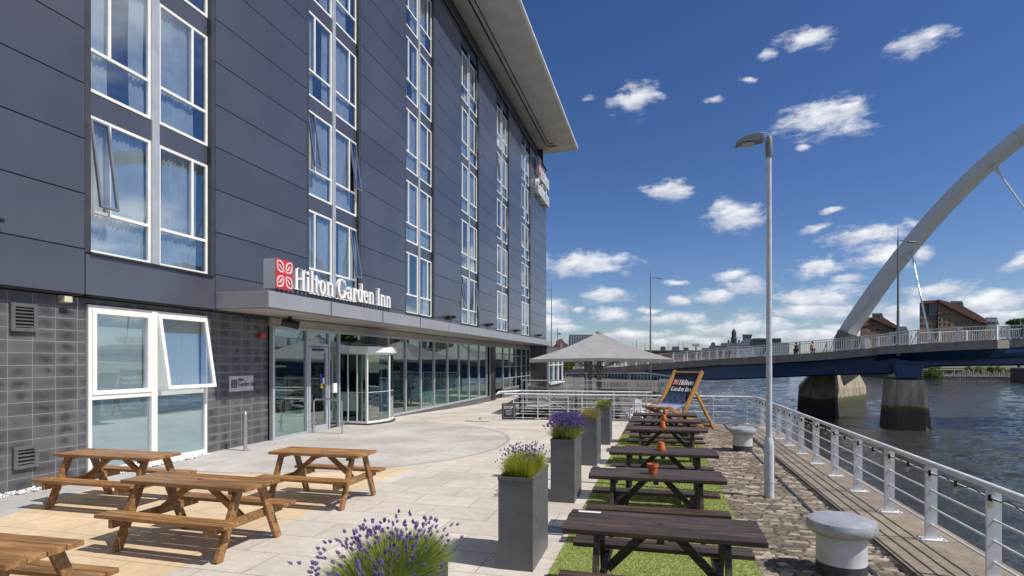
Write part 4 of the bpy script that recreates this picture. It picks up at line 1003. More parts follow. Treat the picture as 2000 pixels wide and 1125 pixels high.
# ------------------------------------------------------------------ quayside railing
RX = 3.08; CY = 20.42
t_ = thing('quayside_railing', (RX, 8, 0), 'white tubular railing with flat posts along the edge of the quay', 'railing')
prt = bpy.data.objects
tr_ = MB(); L0 = -4.0
corner = [(RX, L0, .91), (RX, CY - .5, .91), (RX - .12, CY - .12, .91), (RX - .5, CY - .02, .91), (-5.55, CY - .30, .91)]
tr_.path(corner, .034, 12); tr_.build('top_rail', 'rail', t_, smooth=True)
for z_ in (.2, .4, .6, .8):
    m_ = MB(); m_.path([(RX, L0, z_), (RX, CY - .35, z_), (RX - .35, CY - .04, z_), (-5.5, CY - .30, z_)], .0125, 8); m_.build('rail', 'rail', t_, smooth=True)
m_ = MB(); m_.path([(-.9, CY - .12, .055), (-5.5, CY - .30, .055)], .0125, 8); m_.build('rail', 'rail', t_, smooth=True)
def qpost(x, y, along_y=True, w2=.058):
    m_ = MB()
    if along_y: m_.box(x - .012, y - w2, .02, x + .012, y + w2, .885)
    else: m_.box(x - w2 * .62, y - .012, .0, x + w2 * .62, y + .012, .885)
    # the post plate faces the walkway: broad side across the railing
    p_ = m_.build('post', 'rail', t_, bevel=.003)
    q = MB(); q.box(x - .09, y - .09, .012, x + .09, y + .09, .027)
    for ax in (-.065, .065):
        for ay in (-.065, .065): q.lathe([(.012, .027), (.012, .045)], (x + ax, y + ay, 0), 6)
    q.build('base_plate', 'rail', p_)
def qpost_x(x, y, w2=.062):
    p_ = MB().box(x - w2, y - .012, .02, x + w2, y + .012, .885).build('post', 'rail', t_, bevel=.003)
    q = MB(); q.box(x - .15, y - .07, .013, x + .15, y + .07, .028)
    for ax in (-.12, .12):
        for ay in (-.045, .045): q.lathe([(.012, .028), (.012, .048)], (x + ax, y + ay, 0), 6)
    q.build('base_plate', 'rail', p_)
for i in range(-2, 11): qpost_x(RX, 6.42 + 1.28 * i + (0.02 if i % 2 else 0))
qpost(RX - .30, CY - .06, True)
for x in (1.72, .62, -.48, -1.9, -3.2, -4.3, -5.2): qpost(x, CY - .02 - .032 * (3 - x), True, .04)
# the second, parallel railing of the ramp
t_ = thing('ramp_railing', (-3, 21.6, 0), 'white tubular ramp railing standing just behind the quayside railing', 'railing')
m_ = MB(); m_.path([(-5.75, 19.9, .93), (-5.9, 20.6, .95), (-5.3, 21.6, .95), (-.3, 21.75, .95)], .034, 10); m_.build('top_rail', 'rail', t_, smooth=True)
for z_ in (.15, .35, .55, .75):
    m_ = MB(); m_.path([(-5.3, 21.6, z_), (-.3, 21.75, z_)], .0125, 6); m_.build('rail', 'rail', t_, smooth=True)
for x in (-5.2, -4.15, -2.9, -1.7, -.5):
    MB().box(x - .02, 21.6, -.9, x + .02, 21.66, .93).build('post', 'rail', t_)
m_ = MB(); m_.path([(-4.5, 21.1, .86), (-2.75, 21.1, -.05)], .02, 6); m_.build('sloping_handrail', 'steel', t_, smooth=True)
# string of festoon bulbs
t_ = thing('string_lights', (RX, 8, .85), 'black cable of clear festoon bulbs hung under the top rail of the quayside railing', 'string lights')
pts = []; bulbs = []; yv = 4.2; k = 0
while yv < 19.9:
    nx_ = yv + .62
    for j in range(4):
        q = j / 4; pts.append((RX - .05, yv + (nx_ - yv) * q, .855 - .05 * sin(pi * q)))
    bulbs.append((RX - .055, yv + .31 + U(-.05, .05), .80)); yv = nx_
xv = RX - .4
while xv > -4.8:
    for j in range(4): q = j / 4; pts.append((xv - .75 * q, CY - .12 - .03 * (3 - xv), .86 - .05 * sin(pi * q)))
    bulbs.append((xv - .37, CY - .13 - .03 * (3 - xv), .80)); xv -= .75
MB().path(pts, .005, 5).build('cable', 'rope', t_)
sk = MB().lathe([(.0, .052), (.014, .05), (.016, .0), (.014, -.012)], (0, 0, 0), 10).build('socket', 'blackp', None); sk.parent = t_
bb = MB().lathe([(.012, -.010), (.024, -.036), (.026, -.055), (.018, -.078), (.0, -.088)], (0, 0, 0), 12).build('bulb', 'bulbglass', None, smooth=True); bb.parent = sk
fb = MB().path([(0, 0, -.012), (.007, 0, -.035), (-.007, 0, -.045), (0, 0, -.062)], .0025, 5).build('filament', plain('filament_amber', (.75, .40, .10), .4), None); fb.parent = sk
for i, p in enumerate(bulbs):
    s_ = sk if i == 0 else copy_tree(sk, t_); s_.location = Vector(p) - Vector((RX, 8, .85)); s_.rotation_euler = (0, U(-.25, .25), U(0, 3))

# ------------------------------------------------------------------ stop board
t_ = thing('stop_board', (-5.27, 19.75, 0), 'small dark board reading STOP, fixed low by the end of the railing', 'sign')
ux = Vector((cos(TH * .4), sin(TH * .4), 0)); nn = Vector((ux.y, -ux.x, 0)); c0 = Vector((-5.27, 19.70, .32))
MB().bar(c0 - ux * .25, c0 + ux * .25, .03, .56).build('frame', 'dark', t_, bevel=.004)
MB().bar(c0 - ux * .205 + nn * .016, c0 + ux * .205 + nn * .016, .006, .46).build('border', 'upvc', t_)
MB().bar(c0 - ux * .195 + nn * .020, c0 + ux * .195 + nn * .020, .006, .44).build('panel', plain('board_navy', (.02, .025, .035), .5), t_)
def sans(s, size, loc, u, nrm, m, parent, name='lettering', depth=.002, bold=0):
    cu = bpy.data.curves.new(name, 'FONT'); cu.body = s; cu.size = size; cu.align_x = 'CENTER'; cu.extrude = depth; cu.offset = bold
    tmp = bpy.data.objects.new(name, cu); COL.objects.link(tmp); bpy.context.view_layer.update()
    me = bpy.data.meshes.new_from_object(tmp.evaluated_get(bpy.context.evaluated_depsgraph_get())); bpy.data.objects.remove(tmp)
    u = Vector(u).normalized(); nrm = Vector(nrm).normalized(); v = nrm.cross(u)
    off = BASE.get(parent.name, Vector((0, 0, 0))); mt = Matrix((u, v, nrm)).transposed().to_4x4(); mt.translation = Vector(loc) - off
    me.transform(mt); me.materials.clear(); me.materials.append(M[m]); o = bpy.data.objects.new(name, me); COL.objects.link(o); o.parent = parent; return o
sans('STOP', .135, c0 + nn * .026 + Vector((0, 0, .085)), ux, nn, 'white', t_, bold=.004)
for i, wd2 in enumerate((.15, .12, .16, .10)):
    q = c0 + nn * .0245 + Vector((0, 0, .03 - .05 * i)); MB().bar(q - ux * wd2 / 1.2, q + ux * wd2 / 1.2, .003, .012).build('small_print', 'white', t_)

# ------------------------------------------------------------------ giant deckchair
O_ = W(5.10, 17.6); f = W(-.80, -.60); f.normalize(); s = W(.60, -.80); s.normalize()     # facing, side
t_ = thing('deckchair', O_, 'oversized wooden deckchair with navy sling printed with the hotel name', 'deckchair')
Q = lambda a, b_, z: O_ + f * a + s * b_ + Vector((0, 0, z))
hw = .50
for k in (-1, 1):
    MB().bar(Q(-.60, k * hw, 1.80), Q(.70, k * hw, .05), .075, .125, up=f).build('back_rail', 'teak', t_, bevel=.01)
    MB().bar(Q(.95, k * (hw - .07), .74), Q(-.80, k * (hw - .07), .06), .065, .115, up=f).build('seat_rail', 'teak', t_, bevel=.01)
    MB().bar(Q(-.18, k * (hw + .07), 1.15), Q(-1.08, k * (hw + .07), .02), .06, .10, up=f).build('prop_leg', 'teak', t_, bevel=.01)
for (a, z_) in ((-.57, 1.76), (.62, .14)): MB().tube(Q(a, -hw, z_), Q(a, hw, z_), .028, n=10).build('crossbar', 'teak', t_, smooth=True)
MB().tube(Q(.93, -hw + .05, .73), Q(.93, hw - .05, .73), .03, n=10).build('front_bar', 'teak', t_, smooth=True)
MB().bar(Q(-1.08, -hw - .05, .07), Q(-1.08, hw + .05, .07), .05, .09).build('foot_bar', 'teak', t_, bevel=.01)
V, F_ = [], []; prof = []
p0, p1, p2 = (-.56, 1.74), (.05, .40), (.93, .73)
NS = 24
for i in range(NS + 1):
    q = i / NS; a = (1 - q) ** 2 * p0[0] + 2 * q * (1 - q) * .12 + q * q * p2[0]; z_ = (1 - q) ** 2 * p0[1] + 2 * q * (1 - q) * .50 + q * q * p2[1]; prof.append((a, z_))
def prof_at(z):
    for i in range(NS):
        if prof[i][1] >= z >= prof[i + 1][1]:
            r_ = (prof[i][1] - z) / (prof[i][1] - prof[i + 1][1]); return prof[i][0] + (prof[i + 1][0] - prof[i][0]) * r_
    return prof[0][0]
sb = MB(); th = .006
for i in range(NS):
    (a0, z0), (a1, z1) = prof[i], prof[i + 1]
    sb.add([Q(a0, -hw + .06, z0), Q(a0, hw - .06, z0), Q(a1, hw - .06, z1), Q(a1, -hw + .06, z1), Q(a0 - th, -hw + .06, z0 - th), Q(a0 - th, hw - .06, z0 - th), Q(a1 - th, hw - .06, z1 - th), Q(a1 - th, -hw + .06, z1 - th)],
           [(0, 1, 2, 3), (7, 6, 5, 4)])
slg = sb.build('sling', 'sling', t_)
zt, zl = 1.62, 1.10; At, Al = prof_at(zt), prof_at(zl)
vdir = (Q(At, 0, zt) - Q(Al, 0, zl)).normalized(); ndir = vdir.cross(s).normalized()
if ndir.dot(f) < 0: ndir = -ndir
ud = s if (s.cross(vdir)).dot(ndir) > 0 else -s
# reading direction runs to the viewer's right
ud = s
def onp(z, b_): return Q(prof_at(z), b_, z) + ndir * .012
sz = .19; wl = text_len('Hilton', sz, sx=.92)
m_ = MB(); text_mb(m_, 'Hilton', onp(1.36, -.18), ud, vdir, ndir * .006, sz, sx=1.0)
text_mb(m_, 'Garden Inn', onp(1.17, -.37), ud, vdir, ndir * .006, .165, sx=.86); m_.build('lettering', 'white', slg)
cc_ = onp(1.44, -.30); MB().bar(cc_ - ud * .09, cc_ + ud * .09, .008, .2, up=vdir).build('emblem', 'red', slg)
m_ = MB(); petals(m_, cc_ + ndir * .008, ud, vdir, ndir * .004, .17, .18); m_.build('emblem_leaves', 'white', slg)
#@@PART4
# ------------------------------------------------------------------ lower terrace
def umbrella(loc, lb, hw=2.9, ze=3.08, zp=4.32, rz=0.12):
    t_ = thing('parasol', loc, lb, 'parasol', 'large grey parasols on the lower terrace', world=False, rz=rz)
    V, F_ = [], []; NR = 7; cn = [(-hw, -hw), (0, -hw * 1.0), (hw, -hw), (hw * 1.0, 0), (hw, hw), (0, hw), (-hw, hw), (-hw, 0)]
    for r in range(NR + 1):
        q = .04 + .96 * r / NR
        for i, (a, b_) in enumerate(cn):
            sag = .10 * sin(pi * q) * (1 if i % 2 == 0 else 1.25); z_ = zp + (ze - zp) * q - sag + (.05 * q * q if i % 2 else 0); V.append((a * q, b_ * q, z_))
    for r in range(NR):
        for i in range(8): j = (i + 1) % 8; F_.append((r*8+i, r*8+j, (r+1)*8+j, (r+1)*8+i))
    cv = raw('canopy', V, F_, 'canvas', t_)
    so_ = cv.modifiers.new('thick', 'SOLIDIFY'); so_.thickness = .012
    V, F_ = [], []
    for i, (a, b_) in enumerate(cn): z_ = ze + (.05 if i % 2 else 0); V += [(a * 1.003, b_ * 1.003, z_ + .01), (a * 1.003, b_ * 1.003, z_ - .13 + (.02 if i % 2 else 0))]
    for i in range(8): j = (i + 1) % 8; F_.append((2*i, 2*i+1, 2*j+1, 2*j))
    raw('valance', V, F_, 'canvas', t_)
    MB().lathe([(.17, zp - .03), (.13, zp + .05), (.0, zp + .06)], (0, 0, 0), 8).build('cap', 'canvas', t_)
    MB().box(-.11, -.11, 0, .11, .11, zp - .1).build('pole', 'canvas_under', t_, bevel=.02)
    MB().box(-.5, -.5, 0, .5, .5, .08).build('base_plate', 'dgrey', t_, bevel=.01)
    MB().lathe([(.20, 2.62), (.22, 2.70), (.20, 2.80)], (0, 0, 0), 12).build('hub', 'canvas_under', t_)
    for i, (a, b_) in enumerate(cn):
        MB().path([(a * .02, b_ * .02, zp - .16), (a * .5, b_ * .5, (zp + ze) / 2 - .24), (a * .98, b_ * .98, ze - .05)], .022, 5).build('rib', 'canvas_under', t_)
        MB().bar((a * .05, b_ * .05, 2.72), (a * .55, b_ * .55, zp + (ze - zp) * .55 - .28), .025, .04).build('strut', 'canvas_under', t_)
    return t_
u1 = umbrella((-2.72, 26.2, -.9), 'nearest large grey parasol, over the lower terrace behind the railings')
for (x, y, lb) in ((-4.0, 33.5, 'grey parasol hidden behind the nearest one, second of the row'), (-5.2, 41.0, 'grey parasol at the far end of the row, behind the other two')):
    c = copy_tree(u1); c.location = (x, y, -.9); c['label'] = lb
# glazed balustrade with twin grey posts
def fence(pts, z0s, ht, name, lb, m_, step, glassy=True, twin=True, rails=()):
    t_ = thing(name, pts[0] + (z0s[0],), lb, 'balustrade')
    for i in range(len(pts) - 1):
        a = Vector((*pts[i], z0s[i])); b_ = Vector((*pts[i + 1], z0s[i + 1])); L_ = (b_ - a).length; n_ = max(1, round(L_ / step))
        MB().bar(a + Vector((0, 0, ht)), b_ + Vector((0, 0, ht)), .05, .05).build('top_rail', m_, t_)
        for r_ in rails: MB().bar(a + Vector((0, 0, r_)), b_ + Vector((0, 0, r_)), .02, .02).build('rail', m_, t_)
        for k in range(n_ + 1):
            p = a + (b_ - a) * (k / n_); d = (b_ - a).normalized()
            q = MB()
            for o_ in ((-.09, .09) if twin else (0,)): q.box(p.x + o_ - .03, p.y - .03, p.z - .9 * (z0s[i] > -.5), p.x + o_ + .03, p.y + .03, p.z + ht - .02)
            q.build('post', m_, t_)
            if glassy and k < n_:
                p2 = a + (b_ - a) * ((k + 1) / n_); q = MB(); m1 = p + d * .14 + Vector((0, 0, ht * .52)); m2 = p2 - d * .14 + Vector((0, 0, ht * .52)); q.bar(m1, m2, .01, ht * .86); q.build('glass_panel', 'clear', t_)
    return t_
fence([(-7.2, 30.5), (-5.5, 22.7), (1.1, 23.2)], [-.25, 0, 0], 1.33, 'glazed_balustrade', 'grey balustrade with twin posts and glass panels behind the white railings', 'silver', 2.2)
fence([(-6.2, 38), (-.6, 38.4)], [-.9, -.9], 2.2, 'far_balustrade', 'pale balustrade across the far side of the lower terrace', 'silver', 1.6, True, False)
# ramp with a mesh side climbing away at the right of the terrace
t_ = thing('ramp', (1.5, 30, -.9), 'pale mesh sided ramp sloping down to the right behind the deckchair', 'ramp')
MB().prism([(-3.6, .0), (-1.07, .0), (2.8, -.55), (2.8, -.75), (-1.07, -.2), (-3.6, -.2)], (0, 36, .35), (1, 0, 0), (0, 0, 1), (0, .2, 0)).build('slab', 'concrete', t_)
m_ = MB(); m_.bar((-3.6, 35.9, 1.42), (-1.07, 35.9, 1.42), .06, .06); m_.bar((-1.07, 35.9, 1.42), (2.8, 35.9, .89), .06, .06)
for i in range(32):
    x = -3.6 + i * .2; zt = 1.42 if x < -1.07 else 1.42 - (x + 1.07) * .137; m_.box(x, 35.89, zt - 1.1, x + .03, 35.92, zt)
m_.build('bars', 'silver', t_)
# terrace furniture
def chair():
    t_ = thing('terrace_chair', (0, 0, 0), 'white terrace chair', 'chair', 'white chairs on the lower terrace', world=False)
    MB().box(-.23, -.22, .42, .23, .22, .46).build('seat', 'white', t_, bevel=.01)
    MB().prism([(-.22, .0), (.22, .0), (.20, .42), (.12, .46), (-.12, .46), (-.20, .42)], (0, .21, .47), (1, 0, 0), (0, .2, 1), (0, .03, 0)).build('backrest', 'white', t_)
    for sx in (-.2, .2):
        for sy in (-.18, .2): MB().tube((sx, sy, .42), (sx * 1.15, sy * 1.15, 0), .016, n=6).build('leg', 'silver', t_)
    return t_
def table():
    t_ = thing('terrace_table', (0, 0, 0), 'round white terrace table', 'table', 'round tables on the lower terrace', world=False)
    MB().lathe([(.40, .70), (.42, .72), (.40, .74)], (0, 0, 0), 20).build('top', 'white', t_); MB().tube((0, 0, 0), (0, 0, .7), .03).build('stem', 'silver', t_); MB().lathe([(.25, 0), (.22, .03)], (0, 0, 0), 14).build('foot', 'silver', t_)
    return t_
ch0 = tb0 = None
posT = [(-1.0, 24.6), (.1, 25.6), (-1.1, 27.9), (-4.6, 25.2), (.0, 29.2), (-.9, 31.2)]
nm = ['nearest', 'second', 'third', 'fourth', 'fifth', 'farthest']
for i, (x, y) in enumerate(posT):
    if tb0 is None: tb = tb0 = table()
    else: tb = copy_tree(tb0)
    tb.location = (x, y, -.9); tb['label'] = ('round white table nearest the ramp railing', 'round white table right of the nearest parasol, behind the first table', 'round white table just behind the parasol pole', 'round white table left of the parasol pole', 'round white table beyond the parasol, by the right edge of the lower terrace', 'farthest round white table of the lower terrace')[i]
    for k in range(3):
        if ch0 is None: c = ch0 = chair()
        else: c = copy_tree(ch0)
        a = i * .8 + k * 2.1; c.location = (x + .62 * cos(a), y + .62 * sin(a), -.9); c.rotation_euler = (0, 0, a - pi / 2)
        c['label'] = 'white terrace chair at the %s round table of the lower terrace' % nm[i]; c['group'] = 'white chairs at the %s terrace table' % nm[i]
# white flowering planters and green box planters
def scatter(n_, c, r, sz, seed, flat=1.0):
    rr = np.random.RandomState(seed); V, F_ = [], []
    cl = [(rr.normal(0, .45, 3)) for _ in range(max(5, n_ // 90))]
    for i in range(n_):
        k = cl[rr.randint(len(cl))]; p = np.array(k) + rr.normal(0, .20, 3); l = np.linalg.norm(p)
        if l > 1: p = p / l * (.85 + .15 * rr.rand())
        p = p * np.array(r) + np.array(c); a = Vector(rr.normal(0, 1, 3)).normalized(); b_ = a.cross(Vector(rr.normal(0, 1, 3))).normalized(); s_ = sz * (.6 + .8 * rr.rand()); o = len(V); P_ = Vector(p)
        V += [tuple(P_ + a * s_), tuple(P_ + b_ * s_ * .55), tuple(P_ - a * s_), tuple(P_ - b_ * s_ * .55)]; F_.append((o, o+1, o+2, o+3))
    return V, F_
for i, (x, y, z_, lb) in enumerate(((-3.75, 25.8, .25, 'yellow green shrub in a terracotta trough left of the parasol pole'), (-4.9, 24.2, -.2, 'small yellowish plant at the left of the lower terrace'))):
    t_ = thing('potted_shrub', (x, y, -.9), lb, 'potted plant')
    MB().box(x - .45, y - .2, -.9, x + .45, y + .2, z_ - .12).build('trough', 'terracotta', t_, bevel=.02)
    V, F_ = scatter(420, (x, y, z_ + .10), (.5, .22, .26), .05, 70 + i); raw('leaves', V, F_, 'bush', t_)
t_ = thing('indoor_plant', (-10.9, 20.3, 0), 'potted yellow green plant standing just inside the glass front', 'potted plant')
MB().lathe([(.22, -.02), (.30, .62), (.26, .62), (.24, .5)], (-10.9, 20.3, 0), 18).build('pot', 'terracotta', t_, smooth=True); V, F_ = scatter(260, (-10.9, 20.3, .9), (.28, .28, .28), .07, 77); raw('leaves', V, F_, 'bush', t_)

# ------------------------------------------------------------------ people
def person(loc, rz, pose, lb, shirt, legs, hairc='hair', sc=1.0):
    t_ = thing('person', loc, lb, 'person', world=False, rz=rz); t_.scale = (sc, sc, sc)
    if pose == 'stand':
        J = {'pel': (0,0,.95), 'ches': (0,.01,1.30), 'neck': (0,.0,1.48), 'hd': (0,-.02,1.60), 'top': (0,-.01,1.72),
             'kL': (.10,-.10,.50), 'aL': (.10,-.16,.07), 'tL': (.10,-.30,.03), 'kR': (-.10,.04,.50), 'aR': (-.10,.22,.12), 'tR': (-.10,.12,.03),
             'sL': (.18,.0,1.42), 'eL': (.25,.06,1.13), 'wL': (.25,-.10,.90), 'sR': (-.18,.0,1.42), 'eR': (-.25,.08,1.13), 'wR': (-.25,.0,.88), 'hL': (.10,0,.90), 'hR': (-.10,0,.90)}
    else:
        J = {'pel': (0,.05,.52), 'ches': (0,.10,.88), 'neck': (0,.06,1.06), 'hd': (0,.02,1.18), 'top': (0,.03,1.30),
             'kL': (.12,-.40,.50), 'aL': (.12,-.42,.07), 'tL': (.12,-.56,.03), 'kR': (-.12,-.40,.50), 'aR': (-.12,-.38,.07), 'tR': (-.12,-.52,.03),
             'sL': (.18,.08,1.0), 'eL': (.25,-.02,.74), 'wL': (.14,-.26,.66), 'sR': (-.18,.08,1.0), 'eR': (-.25,-.02,.74), 'wR': (-.10,-.30,.70), 'hL': (.10,.02,.50), 'hR': (-.10,.02,.50)}
    Rd = {'pel': .135, 'ches': .15, 'neck': .055, 'hd': .085, 'top': .055, 'hL': .095, 'hR': .095, 'kL': .062, 'kR': .062, 'aL': .04, 'aR': .04, 'tL': .03, 'tR': .03, 'sL': .065, 'sR': .065, 'eL': .043, 'eR': .043, 'wL': .028, 'wR': .028}
    E_ = [('pel','ches'),('ches','neck'),('neck','hd'),('hd','top'),('pel','hL'),('hL','kL'),('kL','aL'),('aL','tL'),('pel','hR'),('hR','kR'),('kR','aR'),('aR','tR'),('ches','sL'),('sL','eL'),('eL','wL'),('ches','sR'),('sR','eR'),('eR','wR')]
    for sd in ('L', 'R'):                    # palm and five fingers
        w_, e_ = Vector(J['w' + sd]), Vector(J['e' + sd]); d = (w_ - e_).normalized(); q = d.cross(Vector((0, 0, 1) if abs(d.z) < .9 else (0, 1, 0))).normalized()
        J['p' + sd] = tuple(w_ + d * .06); Rd['p' + sd] = .026; E_.append(('w' + sd, 'p' + sd))
        for k in range(4): J['f%d%s' % (k, sd)] = tuple(w_ + d * (.135 + .012 * (1 - abs(k - 1.3))) + q * (k - 1.5) * .020); Rd['f%d%s' % (k, sd)] = .008; E_.append(('p' + sd, 'f%d%s' % (k, sd)))
        J['th' + sd] = tuple(w_ + d * .075 + q * .055); Rd['th' + sd] = .009; E_.append(('w' + sd, 'th' + sd))
    def skin(name, m_, keys, grow, sub=2, edges=None):
        idx = {k: i for i, k in enumerate(keys)}; ed = [(idx[a], idx[b_]) for a, b_ in (edges or E_) if a in idx and b_ in idx]
        me = bpy.data.meshes.new(name); me.from_pydata([J[k] for k in keys], ed, []); o = bpy.data.objects.new(name, me); COL.objects.link(o)
        md = o.modifiers.new('skin', 'SKIN'); 
        lay = me.skin_vertices[0] if me.skin_vertices else None
        if lay is None:
            bpy.context.view_layer.objects.active = o; bpy.ops.mesh.customdata_skin_add(); lay = me.skin_vertices[0]
        for k, i in idx.items(): r_ = Rd[k] * grow; lay.data[i].radius = (r_ * (1.25 if k in ('pel', 'ches') else 1), r_); lay.data[i].use_root = (i == 0)
        md2 = o.modifiers.new('sub', 'SUBSURF'); md2.levels = md2.render_levels = sub; md2.subdivision_type = 'CATMULL_CLARK'
        bpy.context.view_layer.update(); ev = bpy.data.meshes.new_from_object(o.evaluated_get(bpy.context.evaluated_depsgraph_get())); bpy.data.objects.remove(o)
        ev.materials.clear(); ev.materials.append(M[m_]); ev.polygons.foreach_set('use_smooth', [True] * len(ev.polygons))
        oo = bpy.data.objects.new(name, ev); COL.objects.link(oo); oo.parent = t_; return oo
    skin('body', 'skin', ['pel'] + [k for k in J if k != 'pel'], 1.0)
    skin('shirt', shirt, ['ches', 'pel', 'sL', 'sR', 'eL', 'eR'], 1.16)
    skin('trousers', legs, ['pel', 'hL', 'hR', 'kL', 'kR', 'aL', 'aR'], 1.17)
    h = Vector(J['hd']); m_ = MB()
    m_.lathe([(.0, .135), (.06, .12), (.095, .06), (.10, .0), (.09, -.05), (.07, -.06)], (h.x, h.y + .025, h.z + .01), 14).build('hair', hairc, t_, smooth=True)
    MB().lathe([(.012, -.02), (.014, -.01), (.006, .03)], (h.x, h.y - .098, h.z), 6).build('nose', 'skin', t_)
    for sx in (-.032, .032): MB().box(h.x + sx - .011, h.y - .090, h.z + .018, h.x + sx + .011, h.y - .082, h.z + .028).build('eye', 'blackp', t_)
    return t_
person((-2.35, 29.4, -.9), .9, 'sit', 'seated person in a pink top beside the parasol pole', 'pink', 'navy')
person((-2.0, 27.2, -.9), -1.0, 'sit', 'seated dark haired person in a navy top on the right of the parasol pole', 'navy', 'dgrey')

# ------------------------------------------------------------------ the bridge
def bz(dep, py): return EYE + dep * (HOR - py) / FPX
KN = [ # image x, distance, image y of kerb top, fascia bottom, girder bottom
 (1040, 118, 716, 722, 728), (1120, 98, 720.5, 728, 735), (1200, 87, 717, 727, 738), (1290, 77, 709, 722, 740), (1400, 68, 701, 713.5, 743), (1500, 61.5, 695.5, 709.5, 739), (1630, 56.5, 686, 701.5, 733.5), (1750, 52, 676, 690, 731)]
E1 = [W((px - 1000) / FPX * d, d, 0) for px, d, *_ in KN]
zk = [(bz(d, a), bz(d, b_), bz(d, c)) for _, d, a, b_, c in KN]
B = thing('road_bridge', W(25, 60, WZ), 'long curved road bridge with a blue girder and white railings crossing the river', 'bridge')
away = W(.42, .9); away.z = 0; away.normalize()
right = [(W(49, 50.5), (4.25, 3.45, 1.75)), (W(62, 51.0), (4.5, 3.7, 1.8)), (W(80, 53), (4.7, 3.9, 2.0)), (W(120, 60), (4.6, 3.8, 2.2))]
edge = [(E1[i], zk[i]) for i in range(len(E1))] + [(W(38.2, 51.2), (3.85, 3.15, 1.6))] + right
V, F_, G_, Gf = [], [], [], []
def sweep(secs, m_, name, par):       # secs: list of closed outlines of equal length
    V, F_ = [], []; n = len(secs[0])
    for s_ in secs: V += [tuple(p) for p in s_]
    for i in range(len(secs) - 1):
        for k in range(n): F_.append((i*n+k, i*n+(k+1) % n, (i+1)*n+(k+1) % n, (i+1)*n+k))
    F_.append(tuple(range(n))); F_.append(tuple((len(secs)-1)*n + k for k in range(n))[::-1])
    b_ = MB(); b_.add(V, F_); return b_.build(name, m_, par)
def at(p, z, off=0.0): q = p + away * off; return Vector((q.x, q.y, z))
sweep([[at(p, z[0]), at(p, z[1]), at(p, z[1], 1.2), at(p, z[0] - .25, 1.3), at(p, z[0] - .25, 18), at(p, z[1], 18), at(p, z[1], 19.5), at(p, z[0], 19.5), at(p, z[0], 18.4), at(p, z[0] - .1, 1.0)][:2] + [at(p, z[1], 10.0), at(p, z[0], 10.0), at(p, z[0] - .5, 9.2), at(p, z[0] - .5, .9)] for p, z in edge], 'concrete', 'deck', B)
sweep([[at(p, z[1] + .01, .9), at(p, z[2] + .15, .75), at(p, z[2], 1.0), at(p, z[2], 2.6), at(p, z[2] + .15, 2.8), at(p, z[1] + .01, 2.8)] for p, z in edge], 'bluegirder', 'girder', B)
sweep([[at(p, z[1] + .01, 6.8), at(p, z[2], 6.8), at(p, z[2], 8.8), at(p, z[1] + .01, 8.8)] for p, z in edge], 'bluegirder', 'girder', B)
# rounded blue nosing under the deck edge right of the bay
secs = []
for p, z in [(W(40, 50.0), (3.9, 3.1, 1.7)), (W(42, 50.2), (4.0, 3.2, 1.7))] + right:
    c = at(p, z[1] - .42, .55); secs.append([c + away * (.5 * cos(a)) + Vector((0, 0, .42 * sin(a))) for a in [2 * pi * k / 12 for k in range(12)]])
sweep(secs, 'bluegirder', 'nosing', B)
# look-out bay over the pier
bay = [W(33.8, 52.4), W(36, 50.3), W(38.3, 48.6), W(40.6, 47.5), W(42.0, 48.0), W(42.6, 50.6)]
bzt = [3.45, 3.62, 3.78, 3.88, 3.92, 3.96]
sweep([[Vector((p.x, p.y, z)), Vector((p.x, p.y, z - .72)), at(p, z - .60, 2.8 - i * .0), at(p, z, 2.8)] for i, (p, z) in enumerate(zip(bay, bzt))], 'concrete', 'lookout_bay', B)
sweep([[at(p, z - .73, .5), at(p, z - 1.5, 2.2), at(p, z - 1.5, 3.4), at(p, z - .73, 3.4)] for p, z in zip(bay[:5], bzt)], 'bluegirder', 'bay_bracket', B)
# balustrade
line = [(p, z[0]) for p, z in edge[:len(E1)]]
bayl = [(W(34.6, 51.9), 3.5)] + list(zip(bay[1:], bzt[1:]))
rtl = [(W(43.2, 50.4), 4.0)] + [(p, z[0]) for p, z in right[:3]]
RH = 1.22
bars = MB(); rl = MB(); npost = 0
def rail_line(L_, panels=False):
    global npost
    for i in range(len(L_) - 1):
        a, za = L_[i]; c, zc_ = L_[i + 1]; a = Vector((a.x, a.y, za)); c = Vector((c.x, c.y, zc_)); ln_ = (c - a).length
        h_ = Vector((0, 0, RH)); rl.bar(a + h_ + away * .15, c + h_ + away * .15, .09, .07); rl.bar(a + h_ * .12 + away * .15, c + h_ * .12 + away * .15, .04, .04)
        nb = int(ln_ / .22)
        for k in range(nb): p = a + (c - a) * (k / nb) + away * .15; bars.bar(p + h_ * .1, p + h_ * .98, .028, .028)
        npn = max(1, round(ln_ / 2.8))
        for k in range(npn):
            p = a + (c - a) * (k / npn) + away * .15; dd = (c - a).normalized(); q = MB()
            q.prism([(-.16, 0), (.16, 0), (.12, RH + .06), (-.08, RH + .06)], p - dd * .10, away * -1, (0, 0, 1), dd * .17)
            q.bar(p + dd * -.42 + away * .5, p + Vector((0, 0, RH * .98)), .10, .05)
            q.build('railing_post', 'white', B)
rail_line(line); rail_line(bayl); rail_line(rtl)
# far side railing
fl = [(at(p, z[0], 9.5), z[0]) for p, z in edge[3:]]
rl.build('handrail', 'white', B); rl = MB()
rail_line([(a, b_) for a, b_ in fl][:7])
rl.build('far_handrail', 'white', B); bars.build('railing_bars', 'rail', B, kind='stuff')
